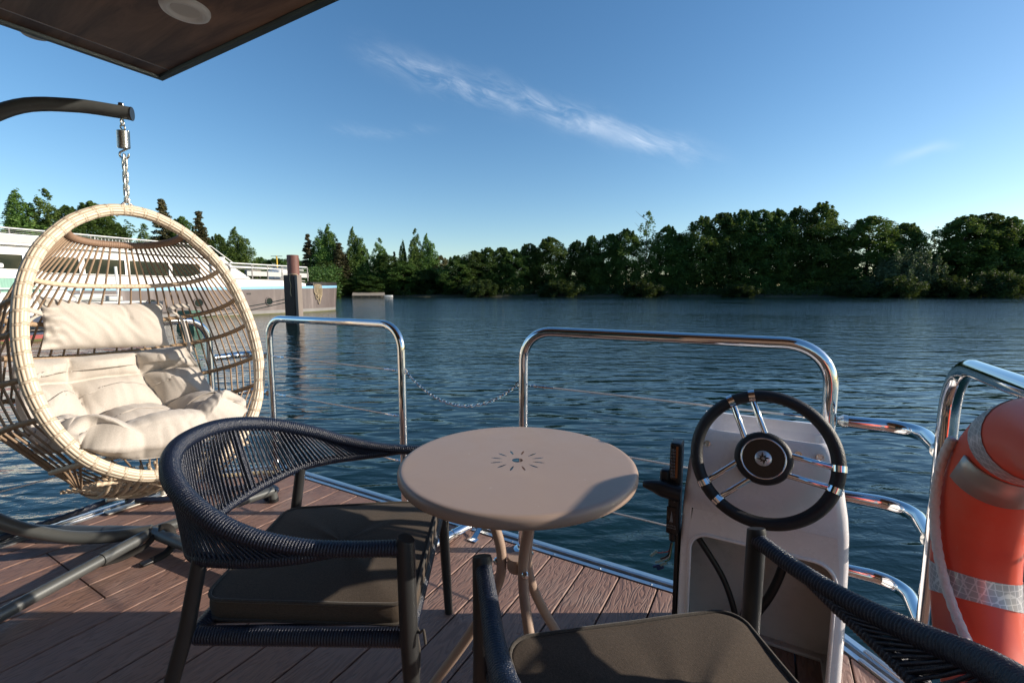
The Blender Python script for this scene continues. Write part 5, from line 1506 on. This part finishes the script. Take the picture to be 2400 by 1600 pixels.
# ------------------------------------------------------------------ river barge
BO = Vector((-16.2, 41.5, 0)); BD = Vector((-.412, -.911, 0)); BN = Vector((.911, -.412, 0))
BX = Matrix((BD, BN, Vector((0, 0, 1)))).transposed()
def B(s, n, z): return BO + BD * s + BN * n + Vector((0, 0, z))
def build_barge():
    t = thing('river_barge', 'big converted river barge with brown hull, blue band and white cabin', 'barge', B(12, -2.5, WZ))
    SB = 30.0
    def half(s, k=1.0):
        s0 = 3.6
        return 2.5 if s >= s0 else 2.5 * max(.0, 1 - ((s0 - s) / (s0 + 1.75 + .35 * k)) ** 2.3) ** .5
    def sheer(s): return 1.20 + .27 * max(0, (14 - s) / 14) ** 1.1
    st = [-2.08, -2.0, -1.8, -1.4, -.9, -.3, .2, .7, 1.2, 2, 3, 3.6] + [4 + 1.3 * i for i in range(21)]
    def strip(name, m, zf, n_out=0.0, rake=True, s0=-9, s1=99, parent=t):
        b = MB(); zs = None; rows = []
        for s in st:
            if s < s0 or s > s1: continue
            z0, z1 = zf(s); row = []
            for z in (z0, z1):
                kk = 1.0 + .20 * min(1, max(0, (z - WZ) / 2.2))
                h = half(s + (.0), kk) if s < 3.6 else 2.5
                row.append((B(s - (.18 * (z - WZ) / 2.2 if s < 1 else 0), -2.5 + h + n_out, z), B(s - (.18 * (z - WZ) / 2.2 if s < 1 else 0), -2.5 - h - n_out, z)))
            rows.append(row)
        for a, c in zip(rows, rows[1:]):
            b.add([a[0][0], c[0][0], c[1][0], a[1][0]], [(0, 1, 2, 3)]); b.add([a[0][1], c[0][1], c[1][1], a[1][1]], [(3, 2, 1, 0)])
        a = rows[0]; b.add([a[0][0], a[1][0], a[1][1], a[0][1]], [(0, 1, 2, 3)])
        return b.build(name, m, parent, 30)
    strip('hull', 'hull', lambda s: (-.30, sheer(s)))
    strip('boot_stripe', 'boot', lambda s: (-.9, -.30), .004)
    strip('weed_line', 'weed', lambda s: (-.62, -.55), .012)
    strip('blue_band', 'bluepaint', lambda s: (sheer(s), sheer(s) + .21), .02)
    strip('bulwark', 'whitepaint', lambda s: (sheer(s) + .21, 2.02 if s > 4 else sheer(s) + .21 + .38 * max(0, (s - 2.6) / 1.4) ** .5 if s > 2.6 else sheer(s) + .22), .0, s0=2.6)
    strip('bow_bulwark', 'darksteel', lambda s: (sheer(s) + .21, sheer(s) + .21 + .30), -.03, s1=2.1)
    d = MB(); d.prism([B(s, -2.5 + half(s) - .05, 1.42) for s in st] + [B(s, -2.5 - half(s) + .05, 1.42) for s in reversed(st)], (0, 0, .02)); d.build('foredeck', 'greypaint', t)
    g = MB(); g.box(B(16.5, -2.5, 2.045), (27, 4.9, .09), BX); g.build('side_deck', 'boot', t)
    # skirt boxes behind the fore rail
    k = MB(); k.box(B(5.2, -.34, 2.50), (5.6, .06, .36), BX); k.box(B(2.46, -2.4, 2.50), (.06, 4.2, .36), BX); k.build('rail_skirt', 'greypaint', t)
    r = MB(); r.tube(bend([B(9.3, -.30, 3.19), B(2.40, -.30, 3.20), B(2.40, -4.7, 3.20), B(9.3, -4.7, 3.19)], .3, 5), .045, 8); r.tube([B(9.3, -.30, 2.90), B(2.9, -.30, 2.92)], .035, 6); r.build('rail', 'whitepaint', t)
    p = MB()
    for s in (2.5, 3.75, 5.0, 6.3, 7.6): p.box(B(s, -.30, 2.62), (.07, .05, 1.15), BX)
    for s in (5.6, 6.9): p.tube([B(s, -.36, 2.2), B(s + .55, -.36, 3.15)], .025, 5)
    build_each(p, 'rail_post', 'boot', t, 0)
    w = MB()
    for z in (2.78, 3.04): w.tube([B(9.3, -.30, z), B(2.4, -.30, z)], .010, 4)
    build_each(w, 'rail_wire', 'greypaint', t)
    # main cabin
    c = MB(); sl = [(10.35, 2.09), (10.35, 3.42), (29, 3.50), (29, 2.09)]
    c.prism([B(s, -.62, z) for s, z in sl], BN * -3.7); c.build('cabin', 'whitepaint', t, 0)
    lo = MB(); lo.box(B(19.7, -.50, 1.83), (18.6, .24, .46), BX); lo.build('cabin_sill', 'whitepaint', t)
    rf = MB(); rf.box(B(19.3, -2.45, 3.52), (19.4, 4.2, .10), BX); rf.build('cabin_roof', 'whitepaint', t)
    pn = MB()
    for s0, s1 in ((10.6, 15.2), (17.2, 22.5), (22.6, 29)): pn.box(B((s0 + s1) / 2, -.40, 3.79), (s1 - s0, .05, .40), BX)
    build_each(pn, 'sun_deck_panel', 'greypaint', t)
    for s0, s1 in ((11.25, 13.0), (13.2, 15.35), (15.6, 17.5), (17.75, 19.55), (20.0, 21.9), (22.2, 24.2)):
        f = MB(); z0, z1 = 1.78, 3.0; e = .07
        f.box(B((s0 + s1) / 2, -.60, z1 + .03), (s1 - s0 + .2, .12, .07), BX); f.box(B((s0 + s1) / 2, -.60, z0 + .32), (s1 - s0 + .2, .12, .05), BX)
        for s in (s0 - .06, s1 + .06): f.box(B(s, -.595, 2.42), (.12, .10, 1.2), BX)
        fo = f.build('window', 'whitepaint', t); gl = MB()
        if s0 == 11.25:
            gl.add([B(s0, -.608, 2.35), B(s0, -.608, z1), B(s1, -.608, z1), B(s1, -.608, 2.05), B(s0 + .8, -.608, 2.10)], [(0, 1, 2, 3, 4)])
        else: gl.box(B((s0 + s1) / 2, -.61, (z0 + .36 + z1) / 2), (s1 - s0 + .02, .02, z1 - z0 - .36), BX)
        gl.build('pane', 'glass', fo, 0)
    # slanted fin ahead of the cabin, with a round port
    fn = MB(); q = [(10.5, 3.42), (10.3, 3.62), (9.6, 3.45), (8.7, 2.75), (7.6, 2.09), (10.5, 2.09)]
    fn.prism([B(s, -.42, z) for s, z in q], BN * -.10); f_ = fn.build('side_fin', 'whitepaint', t, 0)
    po = MB(); po.torus(B(9.6, -.41, 2.75), .36, .07, BN, 28, 8); po.build('round_port', 'boot', f_, 180)
    # sun deck rail
    r = MB(); r.tube([B(29, -.40, 4.29), B(10.5, -.40, 4.27), B(9.0, -.40, 3.22)], .035, 8); r.tube([B(29, -.40, 3.98), B(10.6, -.40, 3.98)], .03, 6); r.build('sun_deck_rail', 'whitepaint', t)
    p = MB()
    for i in range(12): p.box(B(10.7 + 1.62 * i, -.40, 3.93), (.05, .04, .72), BX)
    build_each(p, 'sun_deck_post', 'boot', t, 0)
    w = MB()
    for z in (4.08, 4.18): w.tube([B(29, -.40, z), B(10.5, -.40, z)], .008, 4)
    build_each(w, 'sun_deck_wire', 'greypaint', t)
    # bicycle-rack like tubular gate between the panels
    gt = MB(); gt.tube(bend([B(15.4, -.38, 4.2), B(15.4, -.38, 3.62), B(17.0, -.38, 3.62), B(17.0, -.38, 4.2)], .12, 4), .022, 6)
    for i in range(9): gt.tube([B(15.5 + .17 * i, -.38, 3.62), B(15.5 + .17 * i, -.38, 4.15)], .014, 5)
    gt.tube([B(15.4, -.38, 3.8), B(17.0, -.38, 3.8)], .014, 5); gt.build('deck_gate', 'whitepaint', t)
    # portholes and the hawse pipe in the hull
    for s in (6.55, 9.25, 11.85, 14.6, 17.6):
        pr = MB(); pr.torus(B(s, .012, .38), .30, .05, BN, 26, 8); o = pr.build('porthole', 'hull', t, 180)
        gl = MB(); gl.lathe([(.001, 0), (.29, 0)], B(s, .014, .38), Matrix((BD, Vector((0, 0, 1)), BN)).transposed(), 24, close=False); gl.build('pane', 'glass', o)
    sl = MB(); sl.box(B(8.2, .006, .98), (.34, .02, .12), BX); sl.build('scupper', 'black', t)
    # bow gear: windlass, coil of rope over the side
    wn = MB(); q = B(1.9, -.75, 1.65)
    for k in range(4): wn.torus(q + Vector((0, 0, .12 + .05 * k)), .20 + .02 * (k % 2), .022, (.4 * (k - 1.5), .5, .8), 16, 5)
    wn.box(q, (.4, .5, .35), BX, .05); wn.box(B(.4, -2.0, 1.85), (.5, .4, .3), BX, .04); wn.cyl(B(.1, -1.3, 1.5), B(.1, -1.3, 2.05), .10, 10); wn.build('windlass', 'darksteel', t)
    for k in range(6):
        c = MB(); s = 1.35 + .13 * k if k < 3 else 1.75 + .12 * (k - 3); dp = (.95, 1.2, 1.55, .9, 1.15, .7)[k]; wd = .20 + .02 * k
        n = .02 + (-2.5 + half(s, 1.16)) * 1.0
        path = catmull([B(s - wd * .2, n - .15, 1.80), B(s - wd * .5, n + .06, 1.62), B(s - wd * .5, n + .07, 1.62 - dp * .7), B(s, n + .08, 1.62 - dp), B(s + wd * .5, n + .07, 1.62 - dp * .7), B(s + wd * .5, n + .06, 1.62), B(s + wd * .2, n - .15, 1.80)], 6)
        c.tube(path, .032, 7); c.build('rope_coil', 'hemp', t, 180)
    wh = MB(); wh.box(B(3.5, -2.6, 2.55), (1.1, 1.6, .85), BX, .25); wh.build('deck_locker', 'whitepaint', t)
    wf = MB(); wf.box(B(6.0, -2.4, 2.6), (.9, .8, .55), BX, .06); wf.build('deck_bench', 'oldwood', t)
    return t
build_barge()
def yellow_mast():
    c = Vector((-30.6, 60, -.6)); t = thing('yellow_mast', 'thin yellow mast with crossbar standing beyond the barge foredeck', 'mast', c)
    m = MB(); m.cyl(c, c + Vector((0, 0, 6.35)), .10, 10); m.build('pole', 'yellow', t)
    x = MB(); x.box(c + Vector((0, 0, 6.3)), (1.5, .08, .07)); x.build('crossbar', 'oldwood', t)
    b = MB(); b.cyl(c + Vector((0, 0, -.4)), c + Vector((0, 0, .9)), .45, 12); b.build('footing', 'greypaint', t)
yellow_mast()

# ------------------------------------------------------------------ piling
def build_piling():
    c = Vector((-11.50, 24.2, WZ)); t = thing('mooring_piling', 'rusty steel mooring piling with timber plank rising from the water', 'piling', c)
    m = MB(); m.tube([c + Vector((0, 0, -1.5)), c + Vector((0, 0, 3.62)), c + Vector((0, 0, 3.64))], [.29, .29, .27], 28); m.build('pipe', 'rust', t)
    s = MB(); a = R(-25); RM = Matrix.Rotation(R(-22), 3, 'Z')
    def L(x, y, z): return c + RM @ Vector((x, y, 0)) + Vector((0, 0, z))
    s.box(L(-.02, -.30, .55), (.70, .045, 4.1), RM); s.box(L(-.36, -.08, .55), (.05, .42, 4.1), RM); s.box(L(.30, -.08, .55), (.04, .42, 4.1), RM); s.build('steel_casing', 'darksteel', t)
    p = MB(); p.box(L(.42, -.12, .50), (.20, .30, 4.2), RM, .015); p.build('timber_plank', 'oldwood', t)
    r = MB(); r.tube(catmull([L(.12, -.335, 2.62), L(.10, -.35, 2.35), L(.16, -.35, 2.05), L(.10, -.35, 1.75), L(.15, -.35, 1.5)], 5), .018, 6); r.torus(L(.15, -.12, 2.6), .20, .022, (0, .3, 1), 18, 6)
    one('rope_tail', r, 'hemp', 'short tan rope tail hanging on the front of the piling', 'rope', L(.12, -.34, 2.0), smooth=180)
    for i, (p0, p1, sag, lab) in enumerate(((L(-.3, -.32, 1.35), B(16.9, .05, .20), .75, 'green mooring line drooping from the piling to the barge, upper one'), (L(-.3, -.32, 1.18), B(13.2, .35, -.58), .25, 'green mooring line from piling down to the water, lower one'))):
        q = []
        for k in range(25): u = k / 24; x = p0.lerp(p1, u); x.z -= sag * 4 * u * (1 - u) * .6; q.append(x)
        m = MB(); m.tube(q, .022, 6); one('mooring_line', m, 'greenrope', lab, 'rope', p0, 'green mooring lines at the piling', 180)
build_piling()

# ------------------------------------------------------------------ small white cruiser in front of the barge
CO = Vector((-17.0, 16.0, 0))
def C(s, n, z): return CO + BD * -s + BN * n + Vector((0, 0, z))          # s towards the bow
CX = Matrix((BD * -1, BN, Vector((0, 0, 1)))).transposed()
def build_cruiser():
    t = thing('white_cruiser', 'white motor cruiser with green curtains moored behind the egg chair', 'motor boat', C(0, -1.2, WZ))
    pl = [(-9, 0), (1.5, 0), (2.8, -.25), (3.9, -.85), (4.3, -1.3), (3.9, -1.75), (2.8, -2.35), (1.5, -2.6), (-9, -2.6)]
    def band(nm, m, z0, z1, g):
        b = MB(); b.prism([C(s, n + (g if n > -1.3 else -g), z0) for s, n in pl], (0, 0, z1 - z0)); return b.build(nm, m, t, 30)
    band('hull', 'whitepaint', -.38, .72, 0); band('navy_band', 'navyhull', -.375, .30, .012); band('boot_stripe', 'redhull', -.95, -.38, -.02); band('weed_line', 'weed', -.63, -.53, -.01); band('deck', 'greypaint', .722, .75, -.10)
    c = MB(); q = [(-9, .75), (1.55, .75), (.55, 1.92), (-9, 1.95)]
    c.prism([C(s, -.22, z) for s, z in q], BN * -2.1); c.build('cabin', 'whitepaint', t, 0)
    w = MB(); q = [(-.55, 1.10), (.55, 1.10), (.15, 1.62), (-.55, 1.62)]
    w.prism([C(s, -.212, z) for s, z in q], BN * -.01); wo = w.build('window', 'curtain', t, 0)
    e = MB(); e.tube([C(s, -.205, z) for s, z in q], .022, 6, closed=True); e.build('window_frame', 'whitepaint', wo)
    w = MB(); q = [(-3.4, 1.10), (-1.0, 1.10), (-1.0, 1.62), (-3.4, 1.62)]; w.prism([C(s, -.212, z) for s, z in q], BN * -.01); w.build('window', 'curtain', t, 0)
    u = MB(); u.box(C(-4.6, -1.25, 2.03), (8.4, 2.2, .16), CX, .05); u.build('flybridge_deck', 'whitepaint', t)
    tp = MB(); tp.box(C(-4.7, -1.25, 3.28), (8.0, 2.3, .34), CX, .08); tp.build('hardtop', 'whitepaint', t)
    cv = MB(); cv.box(C(-4.6, -.45, 2.58), (5.6, .03, .82), CX); cv.build('canvas_side', 'bluepaint', t)
    ps = MB()
    for s in (-.9, -2.6, -5, -7.5): ps.box(C(s, -.4, 2.6), (.05, .05, 1.2), CX)
    build_each(ps, 'canopy_post', 'whitepaint', t)
    rd = MB(); rd.sphere(C(-.75, -.8, 2.52), .36, 10, (1, 1, 1.05)); rd.cyl(C(-.75, -.8, 2.1), C(-.75, -.8, 2.3), .2, 12); rd.build('radar_dome', 'whitepaint', t, 180)
    r = MB(); r.tube([C(-8, -.12, 2.62), C(.1, -.12, 2.62), C(.35, -.3, 2.2)], .02, 6)
    r.tube([C(-2, -.06, 1.22), C(1.5, -.06, 1.28), C(2.8, -.3, 1.30), C(3.9, -.95, 1.32), C(4.2, -1.3, 1.32)], .02, 6)
    r.tube([C(-2, -.06, .98), C(1.5, -.06, 1.0), C(2.8, -.3, 1.02)], .012, 5)
    for s, n in ((-1, -.06), (.3, -.06), (1.5, -.06), (2.8, -.3), (3.9, -.95)): r.tube([C(s, n, .72), C(s + .05, n, 1.28)], .018, 6)
    r.build('rail', 'whitepaint', t)
    h = MB(); h.box(C(2.1, -1.3, .92), (1.0, 1.2, .30), CX, .06); h.box(C(3.1, -1.3, .86), (.5, .5, .2), CX, .04); build_each(h, 'deck_hatch', 'greypaint', t)
    m = MB(); m.cyl(C(3.3, -1.3, .75), C(3.3, -1.3, 2.2), .05, 8); m.build('bow_mast', 'whitepaint', t)
build_cruiser()
def dock_fender():
    c = C(4.9, .4, -.2); f = MB(); f.prism([c + Vector((-.4, 0, -.4)), c + Vector((.4, 0, -.4)), c + Vector((.28, 0, .5)), c + Vector((-.28, 0, .5))], (.1, .5, 0)); one('green_float', f, 'greenrope', 'green wedge shaped float on the water behind the head pillow', 'float', c)
dock_fender()
